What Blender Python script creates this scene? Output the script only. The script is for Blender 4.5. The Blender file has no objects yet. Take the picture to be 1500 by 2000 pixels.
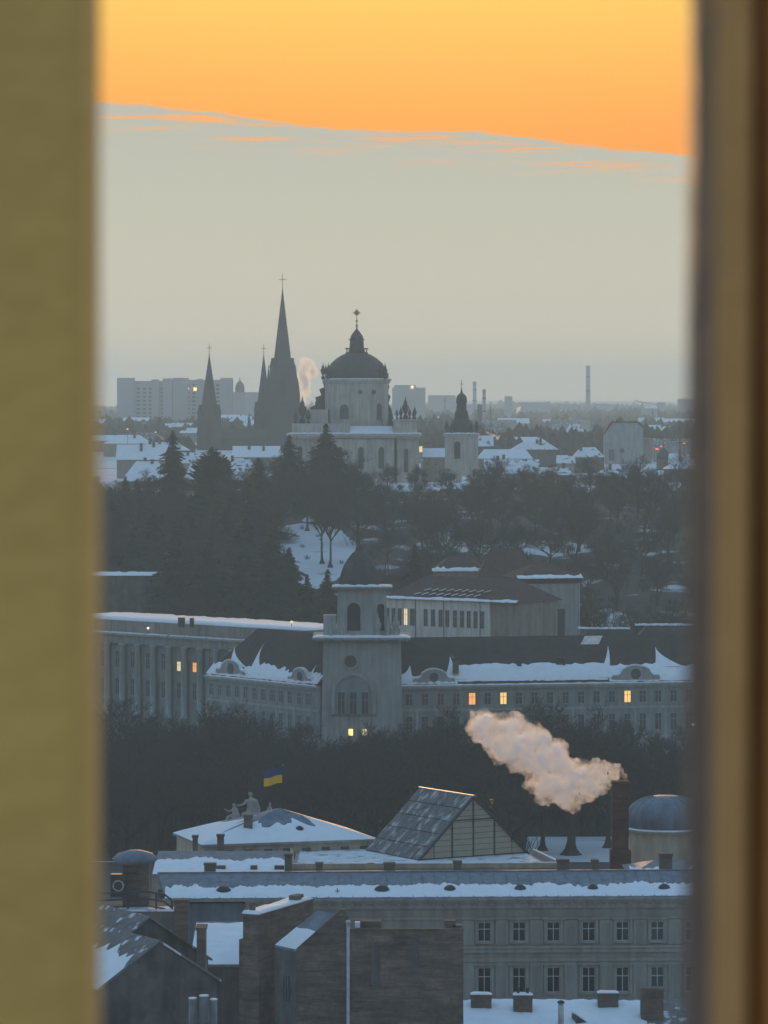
import bpy, bmesh, math, random
from mathutils import Vector, Matrix, noise as mnoise

# ------------------------------------------------------------------ camera, sky, sun, exposure
F = 7900.0            # focal length in photo pixels (photo 1500 x 2000)
HOR = 775.0           # photo row of the horizon
CH = 72.0             # camera height above the old-town ground
R = math.radians
sc = bpy.context.scene
C = sc.collection
cam = bpy.data.cameras.new('camera')
cam.sensor_fit = 'VERTICAL'; cam.sensor_height = 36.0
cam.lens = 36.0 * F / 2000.0
cam.shift_y = -(1000.0 - HOR) / 2000.0
cam.clip_start = 0.1; cam.clip_end = 60000
cam.dof.use_dof = True; cam.dof.focus_distance = 900.0; cam.dof.aperture_fstop = 11.5
co = bpy.data.objects.new('camera', cam); C.objects.link(co)
co.location = (0, 0, CH); co.rotation_euler = (R(90), 0, 0)
sc.camera = co

SUN_EL = 3.0
world = bpy.data.worlds.new('World'); sc.world = world; world.use_nodes = True
def build_world():
    nt = world.node_tree; nt.nodes.clear(); N = nt.nodes.new; L = nt.links.new
    def math_(op, a, b=None, clamp=False):
        n = N('ShaderNodeMath'); n.operation = op; n.use_clamp = clamp
        for i, v in enumerate((a, b)):
            if v is None: continue
            if isinstance(v, (int, float)): n.inputs[i].default_value = v
            else: L(v, n.inputs[i])
        return n.outputs[0]
    def mapr(v, a, b, c=0.0, d=1.0, smooth=True):
        n = N('ShaderNodeMapRange'); n.interpolation_type = 'SMOOTHSTEP' if smooth else 'LINEAR'
        L(v, n.inputs[0])
        for i, x in zip((1, 2, 3, 4), (a, b, c, d)):
            if isinstance(x, (int, float)): n.inputs[i].default_value = x
            else: L(x, n.inputs[i])
        return n.outputs[0]
    def mix(f, a, b):
        n = N('ShaderNodeMix'); n.data_type = 'RGBA'
        if isinstance(f, (int, float)): n.inputs[0].default_value = f
        else: L(f, n.inputs[0])
        for i, v in ((6, a), (7, b)):
            if isinstance(v, tuple): n.inputs[i].default_value = (*v, 1)
            else: L(v, n.inputs[i])
        return n.outputs[2]
    def ramp(v, stops):
        n = N('ShaderNodeValToRGB'); L(v, n.inputs[0]); e = n.color_ramp.elements
        while len(e) < len(stops): e.new(0.5)
        for el, (p, c) in zip(e, stops): el.position = p; el.color = (*c, 1)
        return n.outputs[0]
    tc = N('ShaderNodeTexCoord'); sep = N('ShaderNodeSeparateXYZ'); L(tc.outputs['Generated'], sep.inputs[0])
    x, y, z = sep.outputs
    elev = math_('MULTIPLY', math_('ARCSINE', z), 57.29578)
    az = math_('MULTIPLY', math_('ARCTAN2', x, y), 57.29578)
    west = mapr(y, -0.5, 1.0)
    # physical sky: low sun in front
    sky = N('ShaderNodeTexSky'); sky.sky_type = 'NISHITA'; sky.sun_disc = False
    sky.sun_elevation = R(SUN_EL); sky.sun_rotation = 0.0
    sky.air_density = 1.0; sky.dust_density = 1.0; sky.ozone_density = 1.5
    sk = N('ShaderNodeVectorMath'); sk.operation = 'SCALE'; L(sky.outputs[0], sk.inputs[0]); sk.inputs['Scale'].default_value = 0.013
    # twilight air overhead
    e01 = math_('DIVIDE', elev, 90.0)
    dome = ramp(e01, [(0.0, (.34, .34, .36)), (0.12, (.39, .40, .42)), (0.30, (.25, .38, .53)), (0.6, (.22, .41, .66)), (1.0, (.21, .42, .69))])
    glow = ramp(e01, [(0.0, (.76, .19, .0)), (0.040, (.76, .19, .0)), (0.064, (.80, .49, .06)), (0.13, (.62, .44, .18)), (0.35, (.12, .10, .06)), (0.6, (0, 0, 0))])
    gl = N('ShaderNodeVectorMath'); gl.operation = 'SCALE'; L(glow, gl.inputs[0]); L(mapr(y, 0.3, 1.0), gl.inputs['Scale'])
    a1 = N('ShaderNodeVectorMath'); a1.operation = 'ADD'; L(sk.outputs[0], a1.inputs[0]); L(gl.outputs[0], a1.inputs[1])
    warmside = math_('MULTIPLY', mapr(y, 0.2, 1.0), mapr(elev, 40.0, 4.0))
    dm = N('ShaderNodeVectorMath'); dm.operation = 'SCALE'; L(dome, dm.inputs[0]); L(math_('SUBTRACT', 1.0, warmside), dm.inputs['Scale'])
    a2 = N('ShaderNodeVectorMath'); a2.operation = 'ADD'; L(a1.outputs[0], a2.inputs[0]); L(dm.outputs[0], a2.inputs[1])
    # cloud bank lying on the horizon, its upper edge sloping down to the right
    cmb = N('ShaderNodeCombineXYZ'); L(math_('MULTIPLY', az, 0.32), cmb.inputs[0]); L(math_('MULTIPLY', elev, 2.2), cmb.inputs[1])
    nz = N('ShaderNodeTexNoise'); nz.inputs['Scale'].default_value = 1.0; nz.inputs['Detail'].default_value = 6; nz.inputs['Roughness'].default_value = 0.55
    L(cmb.outputs[0], nz.inputs['Vector'])
    slope = math_('MULTIPLY', math_('SINE', math_('MULTIPLY', az, 0.01745)), -4.9)
    edge = math_('ADD', math_('ADD', slope, 3.80), math_('MULTIPLY', math_('SUBTRACT', nz.outputs[0], 0.5), 0.46))
    d = math_('SUBTRACT', elev, edge)
    bank = mapr(d, -0.02, 0.045, 1.0, 0.0)
    bankc = ramp(mapr(elev, 0.0, 5.0, smooth=False), [(0.0, (.86, .72, .50)), (0.25, (.69, .63, .475)), (0.55, (.60, .585, .46)), (0.72, (.56, .55, .45)), (1.0, (.55, .51, .44))])
    bankc = mix(west, (.24, .29, .38), bankc)
    # thin places in the bank's upper edge where the orange shines through
    cmb2 = N('ShaderNodeCombineXYZ'); L(math_('ADD', math_('MULTIPLY', az, 0.55), math_('MULTIPLY', elev, 1.2)), cmb2.inputs[0]); L(math_('MULTIPLY', elev, 9.0), cmb2.inputs[1])
    n2 = N('ShaderNodeTexNoise'); n2.inputs['Scale'].default_value = 1.0; n2.inputs['Detail'].default_value = 4; L(cmb2.outputs[0], n2.inputs['Vector'])
    thin = math_('MULTIPLY', mapr(n2.outputs[0], 0.47, 0.68), math_('MULTIPLY', mapr(d, -0.55, -0.10), mapr(d, 0.0, -0.06)))
    bankc = mix(math_('MULTIPLY', thin, 0.85), bankc, a2.outputs[0])
    col = mix(bank, a2.outputs[0], bankc)
    bg = N('ShaderNodeBackground'); L(col, bg.inputs[0]); bg.inputs[1].default_value = 1.0
    out = N('ShaderNodeOutputWorld'); L(bg.outputs[0], out.inputs[0])
build_world()
sun = bpy.data.lights.new('sun', 'SUN'); sun.energy = 0.9; sun.angle = R(6); sun.color = (1.0, 0.55, 0.25)
so = bpy.data.objects.new('sun', sun); C.objects.link(so); so.rotation_euler = (R(90 - SUN_EL - 2), 0, R(180))
sc.view_settings.view_transform = 'Standard'; sc.view_settings.look = 'None'
sc.view_settings.exposure = 0.0; sc.view_settings.gamma = 1.0; sc.view_settings.use_curve_mapping = False
sc.cycles.use_denoising = True
sc.cycles.max_bounces = 8; sc.cycles.volume_bounces = 6; sc.cycles.transparent_max_bounces = 16
sc.cycles.use_adaptive_sampling = False

# ------------------------------------------------------------------ materials
MATS = {}
def mat(name, col, rough=0.8, var=0.25, scale=0.6, bump=0.0, bscale=None, metal=0.0, spec=0.3, streak=False, second=None, sec=(0.5, 0.6), stretch=(1, 1, 1)):
    m = bpy.data.materials.new(name); m.use_nodes = True; nt = m.node_tree; N = nt.nodes.new; L = nt.links.new
    b = nt.nodes['Principled BSDF']
    b.inputs['Roughness'].default_value = rough; b.inputs['Metallic'].default_value = metal; b.inputs['Specular IOR Level'].default_value = spec
    tc = N('ShaderNodeTexCoord'); mp = N('ShaderNodeMapping'); mp.inputs['Scale'].default_value = stretch
    L(tc.outputs['Object'], mp.inputs[0])
    nz = N('ShaderNodeTexNoise'); nz.inputs['Scale'].default_value = scale; nz.inputs['Detail'].default_value = 6; nz.inputs['Roughness'].default_value = 0.6
    L(mp.outputs[0], nz.inputs['Vector'])
    rp = N('ShaderNodeValToRGB'); L(nz.outputs[0], rp.inputs[0])
    rp.color_ramp.elements[0].position = 0.28; rp.color_ramp.elements[1].position = 0.72
    lo = tuple(c * (1 - var) for c in col); hi = tuple(min(c * (1 + var), 1) for c in col)
    rp.color_ramp.elements[0].color = (*lo, 1); rp.color_ramp.elements[1].color = (*hi, 1)
    res = rp.outputs[0]
    if streak:
        mp2 = N('ShaderNodeMapping'); mp2.inputs['Scale'].default_value = (1.3, 1.3, 0.12); L(tc.outputs['Object'], mp2.inputs[0])
        n2 = N('ShaderNodeTexNoise'); n2.inputs['Scale'].default_value = 1.0; n2.inputs['Detail'].default_value = 5; L(mp2.outputs[0], n2.inputs['Vector'])
        r2 = N('ShaderNodeValToRGB'); L(n2.outputs[0], r2.inputs[0]); r2.color_ramp.elements[0].position = .35; r2.color_ramp.elements[1].position = .62
        r2.color_ramp.elements[0].color = (.62, .6, .58, 1); r2.color_ramp.elements[1].color = (1, 1, 1, 1)
        mx = N('ShaderNodeMix'); mx.data_type = 'RGBA'; mx.blend_type = 'MULTIPLY'; mx.inputs[0].default_value = 0.7
        L(res, mx.inputs[6]); L(r2.outputs[0], mx.inputs[7]); res = mx.outputs[2]
    if second:
        mp3 = N('ShaderNodeMapping'); mp3.inputs['Location'].default_value = (7, 3, 1); mp3.inputs['Scale'].default_value = stretch; L(tc.outputs['Object'], mp3.inputs[0])
        n3 = N('ShaderNodeTexNoise'); n3.inputs['Scale'].default_value = scale * 0.8; n3.inputs['Detail'].default_value = 7; L(mp3.outputs[0], n3.inputs['Vector'])
        r3 = N('ShaderNodeMapRange'); L(n3.outputs[0], r3.inputs[0]); r3.inputs[1].default_value = sec[0]; r3.inputs[2].default_value = sec[1]
        mx = N('ShaderNodeMix'); mx.data_type = 'RGBA'; L(r3.outputs[0], mx.inputs[0]); L(res, mx.inputs[6]); mx.inputs[7].default_value = (*second, 1); res = mx.outputs[2]
    L(res, b.inputs['Base Color'])
    if bump:
        nb = N('ShaderNodeTexNoise'); nb.inputs['Scale'].default_value = bscale or scale * 6; nb.inputs['Detail'].default_value = 4; L(tc.outputs['Object'], nb.inputs['Vector'])
        bp = N('ShaderNodeBump'); bp.inputs['Strength'].default_value = bump; bp.inputs['Distance'].default_value = 0.05; L(nb.outputs[0], bp.inputs['Height']); L(bp.outputs[0], b.inputs['Normal'])
    MATS[name] = m
    return m
def emit(name, col, strength):
    m = bpy.data.materials.new(name); m.use_nodes = True; b = m.node_tree.nodes['Principled BSDF']
    b.inputs['Base Color'].default_value = (.3, .25, .15, 1); b.inputs['Emission Color'].default_value = (*col, 1); b.inputs['Emission Strength'].default_value = strength
    MATS[name] = m
def brickmat(name, c1, c2, mort, sx=4.0, patches=0.5):
    m = bpy.data.materials.new(name); m.use_nodes = True; nt = m.node_tree; N = nt.nodes.new; L = nt.links.new; b = nt.nodes['Principled BSDF']
    tc = N('ShaderNodeTexCoord'); sp = N('ShaderNodeSeparateXYZ'); L(tc.outputs['Object'], sp.inputs[0])
    ad = N('ShaderNodeMath'); ad.operation = 'ADD'; L(sp.outputs[0], ad.inputs[0]); L(sp.outputs[1], ad.inputs[1])
    cb = N('ShaderNodeCombineXYZ'); L(ad.outputs[0], cb.inputs[0]); L(sp.outputs[2], cb.inputs[1])
    br = N('ShaderNodeTexBrick'); L(cb.outputs[0], br.inputs['Vector']); br.inputs['Scale'].default_value = sx * .5
    br.inputs['Color1'].default_value = (*c1, 1); br.inputs['Color2'].default_value = (*c2, 1); br.inputs['Mortar'].default_value = (*mort, 1); br.inputs['Mortar Size'].default_value = 0.015
    nz = N('ShaderNodeTexNoise'); nz.inputs['Scale'].default_value = 0.5; nz.inputs['Detail'].default_value = 8; nz.inputs['Roughness'].default_value = .65; L(tc.outputs['Object'], nz.inputs['Vector'])
    rp = N('ShaderNodeValToRGB'); L(nz.outputs[0], rp.inputs[0]); rp.color_ramp.elements[0].position = .32; rp.color_ramp.elements[1].position = .7
    rp.color_ramp.elements[0].color = (.45, .45, .45, 1); rp.color_ramp.elements[1].color = (1.35, 1.3, 1.25, 1)
    mx = N('ShaderNodeMix'); mx.data_type = 'RGBA'; mx.blend_type = 'MULTIPLY'; mx.inputs[0].default_value = 0.85; L(br.outputs[0], mx.inputs[6]); L(rp.outputs[0], mx.inputs[7])
    mp = N('ShaderNodeMapping'); mp.inputs['Scale'].default_value = (.35, .35, 2.6); L(tc.outputs['Object'], mp.inputs[0])
    n2 = N('ShaderNodeTexNoise'); n2.inputs['Scale'].default_value = 1.0; n2.inputs['Detail'].default_value = 6; n2.inputs['Roughness'].default_value = .7; L(mp.outputs[0], n2.inputs['Vector'])
    r2 = N('ShaderNodeValToRGB'); L(n2.outputs[0], r2.inputs[0]); r2.color_ramp.elements[0].position = .36; r2.color_ramp.elements[1].position = .66; r2.color_ramp.elements[0].color = (.55, .55, .55, 1); r2.color_ramp.elements[1].color = (1.45, 1.4, 1.3, 1)
    m2 = N('ShaderNodeMix'); m2.data_type = 'RGBA'; m2.blend_type = 'MULTIPLY'; m2.inputs[0].default_value = .8; L(mx.outputs[2], m2.inputs[6]); L(r2.outputs[0], m2.inputs[7]); mx = m2
    L(mx.outputs[2], b.inputs['Base Color']); b.inputs['Roughness'].default_value = .92
    bp = N('ShaderNodeBump'); bp.inputs['Strength'].default_value = .5; bp.inputs['Distance'].default_value = .03; L(nz.outputs[0], bp.inputs['Height']); L(bp.outputs[0], b.inputs['Normal'])
    MATS[name] = m
mat('snow', (.80, .82, .84), .7, .06, .8, .25, 3.0)
mat('snow_dirty', (.66, .68, .70), .8, .2, .9, .3, 3.0, second=(.22, .21, .2), sec=(.58, .66))
mat('plaster_grey', (.29, .27, .235), .9, .12, .5, .2, 4, streak=True)
mat('plaster_trim', (.33, .31, .27), .9, .12, .7, .15, 4, streak=True)
mat('plaster_cream', (.46, .40, .31), .9, .15, .5, .2, 4, streak=True)
mat('plaster_white', (.74, .70, .65), .9, .12, .4, .1, 4, streak=True)
mat('plaster_green', (.26, .29, .28), .9, .16, .4, .1, 4, streak=True)
mat('plaster_dark', (.115, .105, .095), .95, .45, .5, .4, 3, streak=True)
mat('plaster_pale', (.36, .38, .37), .9, .14, .4, .1, 3, streak=True)
mat('stone_church', (.50, .46, .40), .9, .16, .25, .1, 2, streak=True)
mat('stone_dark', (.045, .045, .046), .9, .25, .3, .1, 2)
mat('stone_statue', (.32, .30, .27), .9, .25, 1.5, .3, 6)
mat('metal_roof', (.17, .205, .25), .55, .22, .5, .1, 2, metal=.2, streak=True)
mat('metal_dark', (.05, .053, .055), .5, .3, 1.5, .1, 5, metal=.4)
mat('metal_light', (.42, .42, .41), .45, .2, 1.5, .1, 5, metal=.5)
mat('copper_dark', (.045, .055, .052), .6, .3, .5, .1, 3, metal=.3)
mat('roof_brown', (.045, .038, .036), .85, .3, .6, .2, 5, streak=True)
mat('roof_tile', (.075, .045, .036), .85, .35, .6, .2, 5)
mat('roof_old', (.16, .15, .14), .8, .35, 1.2, .3, 4, second=(.6, .62, .65), sec=(.56, .62))
mat('roof_snowy', (.72, .75, .78), .8, .1, .5, .2, 2, second=(.10, .09, .085), sec=(.57, .63))
mat('glass_lichen', (.10, .11, .115), .5, .35, 1.3, .2, 6, second=(.42, .42, .40), sec=(.52, .66), stretch=(1, 1, .35))
mat('far_concrete', (.40, .41, .41), .9, .15, .05)
mat('far_dark', (.10, .105, .10), .9, .2, .05)
mat('bark', (.035, .030, .026), .95, .3, 2, .4, 8)
mat('twig', (.052, .048, .043), .95, .3, 1)
mat('needle', (.014, .022, .016), .9, .4, .6)
mat('far_wood', (.035, .038, .034), .95, .3, .03)
mat('ochre_plaster', (.88, .54, .16), .9, .10, 6, .25, 60)
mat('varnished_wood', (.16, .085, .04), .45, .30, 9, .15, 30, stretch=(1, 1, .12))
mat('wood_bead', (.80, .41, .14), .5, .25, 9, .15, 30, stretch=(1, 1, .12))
mat('tower_stone', (.36, .33, .28), .9, .15, .5, .2, 4)
mat('flag_blue', (.03, .06, .16), .8, .1, 2); mat('flag_yellow', (.75, .42, .02), .8, .06, 2)
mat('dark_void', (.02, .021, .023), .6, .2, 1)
mat('shutter_dark', (.075, .085, .085), .7, .2, 1.5)
brickmat('brick_old', (.165, .122, .095), (.12, .09, .07), (.21, .185, .16))
brickmat('brick_red', (.115, .045, .03), (.085, .034, .025), (.10, .07, .06))
mat('window_frame', (.50, .49, .46), .6, .1, 2)
mat('gold_leaf', (.35, .26, .10), .45, .2, 2, metal=.7)
def glassmat(name, base, rough, spec=.6):
    m = mat(name, base, rough, .3, .5, spec=spec); return m
glassmat('glass_dark', (.022, .026, .032), .12, .7)
glassmat('glass_far', (.05, .058, .062), .3, .5)
mat('glass_gable', (.33, .29, .22), .35, .14, .5, spec=.5)
emit('lit_orange', (1.0, .38, .06), 1.15); emit('lit_yellow', (1.0, .55, .14), 1.2); emit('lit_pale', (1.0, .80, .42), .9); emit('lit_white', (.95, 1.0, .92), 2.0); emit('lit_red', (1.0, .06, .02), 2.2); emit('lit_gold', (1.0, .62, .18), 2.4)

# ------------------------------------------------------------------ helpers
def X(px, D): return (px - 750.0) * D / F
def Z(py, D): return CH - (py - HOR) * D / F
def P(px, py, D): return Vector((X(px, D), D, Z(py, D)))

class Frame:
    """u to the right along a front, v into the depth, z absolute height"""
    def __init__(s, x, y, ang=0.0):
        s.o = (x, y); s.a = ang; s.c = math.cos(ang); s.s = math.sin(ang)
    def __call__(s, u, v, z): return Vector((s.o[0] + u * s.c - v * s.s, s.o[1] + u * s.s + v * s.c, z))
    def upx(s, px, v=0.0):
        """u at which photo column px meets the front plane v"""
        k = (px - 750.0) / F
        # x = k*y : ox + u c - v s = k (oy + u s + v c)
        return (k * (s.o[1] + v * s.c) - s.o[0] + v * s.s) / (s.c - k * s.s)
    def zpx(s, u, v, py):
        return Z(py, s.o[1] + u * s.s + v * s.c)
ID = Frame(0, 0)
def frame_px(pl, dl, pr, dr):
    a = (X(pl, dl), dl); b = (X(pr, dr), dr)
    f = Frame(a[0], a[1], math.atan2(b[1] - a[1], b[0] - a[0]))
    f.len = math.hypot(b[0] - a[0], b[1] - a[1]); return f

class MB:
    def __init__(s, fr=ID): s.v = []; s.f = []; s.fr = fr
    def pt(s, p): s.v.append(s.fr(*p)); return len(s.v) - 1
    def poly(s, *ps): s.f.append([s.pt(p) for p in ps])
    def box(s, u0, u1, v0, v1, z0, z1):
        i = [s.pt(p) for p in ((u0, v0, z0), (u1, v0, z0), (u1, v1, z0), (u0, v1, z0), (u0, v0, z1), (u1, v0, z1), (u1, v1, z1), (u0, v1, z1))]
        for q in ((0, 3, 2, 1), (4, 5, 6, 7), (0, 1, 5, 4), (1, 2, 6, 5), (2, 3, 7, 6), (3, 0, 4, 7)): s.f.append([i[k] for k in q])
        return s
    def taper(s, u0, u1, v0, v1, z0, z1, du, dv=None):
        dv = du if dv is None else dv
        i = [s.pt(p) for p in ((u0, v0, z0), (u1, v0, z0), (u1, v1, z0), (u0, v1, z0), (u0 + du, v0 + dv, z1), (u1 - du, v0 + dv, z1), (u1 - du, v1 - dv, z1), (u0 + du, v1 - dv, z1))]
        for q in ((0, 3, 2, 1), (4, 5, 6, 7), (0, 1, 5, 4), (1, 2, 6, 5), (2, 3, 7, 6), (3, 0, 4, 7)): s.f.append([i[k] for k in q])
        return s
    def lathe(s, cu, cv, prof, seg=16, flat=1.0, phase=0.0):
        rings = []
        for r, z in prof:
            rings.append([s.pt((cu + r * math.cos(phase + 2 * math.pi * k / seg), cv + r * flat * math.sin(phase + 2 * math.pi * k / seg), z)) for k in range(seg)])
        for a, b in zip(rings, rings[1:]):
            for k in range(seg): s.f.append([a[k], a[(k + 1) % seg], b[(k + 1) % seg], b[k]])
        s.f.append(list(reversed(rings[0]))); s.f.append(rings[-1]); return s
    def tube(s, pts, rad, seg=6):
        pts = [Vector(p) for p in pts]; rings = []
        if not isinstance(rad, (list, tuple)): rad = [rad] * len(pts)
        for i, p in enumerate(pts):
            t = (pts[min(i + 1, len(pts) - 1)] - pts[max(i - 1, 0)]).normalized()
            a = t.cross(Vector((0, 0, 1)));
            if a.length < .05: a = t.cross(Vector((1, 0, 0)))
            a.normalize(); b = t.cross(a)
            rings.append([s.pt(tuple(p + (a * math.cos(2 * math.pi * k / seg) + b * math.sin(2 * math.pi * k / seg)) * rad[i])) for k in range(seg)])
        for a, b in zip(rings, rings[1:]):
            for k in range(seg): s.f.append([a[k], a[(k + 1) % seg], b[(k + 1) % seg], b[k]])
        s.f.append(list(reversed(rings[0]))); s.f.append(rings[-1]); return s
    def prism(s, outline, v0, v1):
        """outline [(u,z)] extruded from v0 to v1"""
        a = [s.pt((u, v0, z)) for u, z in outline]; b = [s.pt((u, v1, z)) for u, z in outline]; n = len(outline)
        s.f.append(a); s.f.append(list(reversed(b)))
        for k in range(n): s.f.append([a[(k + 1) % n], a[k], b[k], b[(k + 1) % n]])
        return s
    def wall(s, u0, u1, z0, z1, v, ops, dep=.25):
        us = sorted({u0, u1, *[q for o in ops for q in o[:2]]}); zs = sorted({z0, z1, *[q for o in ops for q in o[2:]]})
        for a, b in zip(us, us[1:]):
            for c, d in zip(zs, zs[1:]):
                m, n = (a + b) / 2, (c + d) / 2
                if any(o[0] < m < o[1] and o[2] < n < o[3] for o in ops): continue
                s.poly((a, v, c), (b, v, c), (b, v, d), (a, v, d))
        for a, b, c, d in ops:
            w = v + dep
            s.poly((a, v, c), (a, v, d), (a, w, d), (a, w, c)); s.poly((b, v, d), (b, v, c), (b, w, c), (b, w, d))
            s.poly((a, v, d), (b, v, d), (b, w, d), (a, w, d)); s.poly((b, v, c), (a, v, c), (a, w, c), (b, w, c))
        return s
    def mesh(s, name, m, off=Vector((0, 0, 0)), smooth=False):
        me = bpy.data.meshes.new(name)
        me.from_pydata([tuple(p - off) for p in s.v], [], s.f)
        if m: me.materials.append(MATS[m])
        me.validate(); me.update()
        bm = bmesh.new(); bm.from_mesh(me); bmesh.ops.recalc_face_normals(bm, faces=bm.faces); bm.to_mesh(me); bm.free()
        if smooth:
            for p in me.polygons: p.use_smooth = True
        return me
    def build(s, name, m, parent=None, smooth=False, label=None, cat=None, group=None, kind=None):
        off = ROOT.get(parent.name, Vector((0, 0, 0))) if parent else Vector((0, 0, 0))
        if parent is None and kind is None:     # a thing that is one mesh: origin at its base centre
            xs = [p.x for p in s.v]; ys = [p.y for p in s.v]; off = Vector(((min(xs) + max(xs)) / 2, (min(ys) + max(ys)) / 2, min(p.z for p in s.v)))
        o = bpy.data.objects.new(name, s.mesh(name, m, off, smooth)); C.objects.link(o)
        if parent: o.parent = parent; ROOT[o.name] = off
        elif kind is None: o.location = off
        tag(o, label, cat, group, kind)
        return o
ROOT = {}
def tag(o, label=None, cat=None, group=None, kind=None):
    if label: o['label'] = label
    if cat: o['category'] = cat
    if group: o['group'] = group
    if kind: o['kind'] = kind
def thing(name, label, cat, loc, group=None):
    o = bpy.data.objects.new(name, None); C.objects.link(o); o.location = loc; o.empty_display_size = 1
    ROOT[o.name] = Vector(loc); tag(o, label, cat, group); return o
def put(mesh, name, parent, loc, rz=0.0, label=None):
    """a part sharing mesh data, at world position loc"""
    o = bpy.data.objects.new(name, mesh); C.objects.link(o); o.parent = parent
    o.location = Vector(loc) - ROOT[parent.name]; o.rotation_euler = (0, 0, rz)
    if label: o['label'] = label
    return o
def sub(mesh, name, part):
    o = bpy.data.objects.new(name, mesh); C.objects.link(o); o.parent = part; return o
WM = {}
def window_meshes(w, h, style, glass, frame='window_frame', proud=0.0):
    key = (round(w, 3), round(h, 3), style, glass, frame, proud)
    if key in WM: return WM[key]
    fr = MB(); t = max(.06, w * .06); panes = []
    def bar(a, b, c, d, v0=-.05, v1=.05): fr.box(a, b, v0 - proud, v1, c, d)
    hw = w / 2
    if style == 'arch':
        n = 10; r = hw; zc = h - r
        outer = [(hw + t * 1.5, 0)] + [((r + t * 1.5) * math.cos(math.pi * k / n), zc + (r + t * 1.5) * math.sin(math.pi * k / n)) for k in range(n + 1)] + [(-hw - t * 1.5, 0)]
        inner = [(hw, 0)] + [(r * math.cos(math.pi * k / n), zc + r * math.sin(math.pi * k / n)) for k in range(n + 1)] + [(-hw, 0)]
        for k in range(len(outer) - 1):
            a, b, c, d = outer[k], outer[k + 1], inner[k + 1], inner[k]
            fr.prism([a, b, c, d], -.22 - proud, .05)
        g = MB(); g.prism(inner, -.03 - proud, .04); panes.append(g.mesh('pane', glass))
    elif style == 'round':
        n = 14
        for k in range(n):
            a0, a1 = 2 * math.pi * k / n, 2 * math.pi * (k + 1) / n
            fr.prism([((hw + t * 2) * math.cos(a0), hw + (hw + t * 2) * math.sin(a0)), ((hw + t * 2) * math.cos(a1), hw + (hw + t * 2) * math.sin(a1)), (hw * math.cos(a1), hw + hw * math.sin(a1)), (hw * math.cos(a0), hw + hw * math.sin(a0))], -.25 - proud, .05)
        g = MB(); g.prism([(hw * math.cos(2 * math.pi * k / n), hw + hw * math.sin(2 * math.pi * k / n)) for k in range(n)], -.03 - proud, .04); panes.append(g.mesh('pane', glass))
    else:
        bar(-hw, -hw + t, 0, h); bar(hw - t, hw, 0, h); bar(-hw + t, hw - t, 0, t); bar(-hw + t, hw - t, h - t, h)
        zt = h * .64
        if style in ('cross', 'cross1'):
            bar(-t * .5, t * .5, t, h - t, -.06, .04); bar(-hw + t, -t * .5, zt - t * .5, zt + t * .5, -.06, .04); bar(t * .5, hw - t, zt - t * .5, zt + t * .5, -.06, .04)
        if style == 'cross':
            for a, b in ((-hw + t, -t * .5), (t * .5, hw - t)):
                for c, d in ((t, zt - t * .5), (zt + t * .5, h - t)):
                    g = MB(); g.box(a, b, -.01, .02, c, d); panes.append(g.mesh('pane', glass))
        else:
            g = MB(); g.box(-hw + t, hw - t, -.01 - proud, .02, t, h - t); panes.append(g.mesh('pane', glass))
    WM[key] = (fr.mesh('window', frame), panes); return WM[key]
def window(parent, fr, u, z, v, w, h, style='cross1', glass='glass_dark', frame='window_frame', proud=0.0, sill=False, label=None):
    fm, pm = window_meshes(w, h, style, glass, frame, proud)
    o = put(fm, 'window', parent, fr(u, v, z), fr.a, label)
    for p in pm: sub(p, 'pane', o)
    if sill:
        k = ('sill', round(w, 2))
        if k not in WM: WM[k] = MB().box(-w * .62, w * .62, -.42, -.12, -.16, -.02).mesh('sill', 'plaster_trim')
        sub(WM[k], 'sill', o)
    return o
def hip(mb, u0, u1, v0, v1, z0, z1, iu, iv=None):
    """hip roof: ridge along u, inset iu at both ends; iv = depth of the ridge line"""
    iv = (v1 - v0) / 2 if iv is None else iv; m = v0 + iv
    a, b, c, d = (u0, v0, z0), (u1, v0, z0), (u1, v1, z0), (u0, v1, z0); e, f = (u0 + iu, m, z1), (u1 - iu, m, z1)
    mb.poly(a, b, f, e); mb.poly(b, c, f); mb.poly(c, d, e, f); mb.poly(d, a, e); mb.poly(d, c, b, a); return mb
def snow_slope(mb, u0, u1, v0, z0, v1, z1, lo, hi, amp, seed, thick=.14, du=.45, freq=.5):
    """snow lying on a slope whose eave is (v0,z0) and ridge (v1,z1); upper rim ragged"""
    n = max(6, int(abs(u1 - u0) / du)); rows = 5
    L = math.hypot(v1 - v0, z1 - z0); nv, nz = -(z1 - z0) / L, (v1 - v0) / L
    if nz < 0: nv, nz = -nv, -nz
    grid = []
    for i in range(n + 1):
        u = u0 + (u1 - u0) * i / n
        t1 = hi + amp * (mnoise.noise(Vector((u * freq, seed * 3.1, 0))) + .6 * mnoise.noise(Vector((u * freq * 4.3, seed * 1.7, 5))) + .65 * mnoise.noise(Vector((u * freq * 11, seed, 9))) + .5 * max(0, mnoise.noise(Vector((u * 2.9, seed, 3)))) ** 2)
        t1 = max(lo + .04, min(t1, 1.0)); t0 = lo + .02 * mnoise.noise(Vector((u * 1.3, seed, 2)))
        col = []
        for j in range(rows + 1):
            s_ = j / rows; t = t0 + (t1 - t0) * s_
            h = thick * (.0 if j in (0, rows) else (.75 + .5 * mnoise.noise(Vector((u * 1.1, t * 6, seed))))) + .012
            if i in (0, n): h = .012
            col.append(mb.pt((u, v0 + (v1 - v0) * t + nv * h, z0 + (z1 - z0) * t + nz * h)))
        grid.append(col)
    for a, b in zip(grid, grid[1:]):
        for j in range(rows): mb.f.append([a[j], b[j], b[j + 1], a[j + 1]])
    return mb
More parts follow.
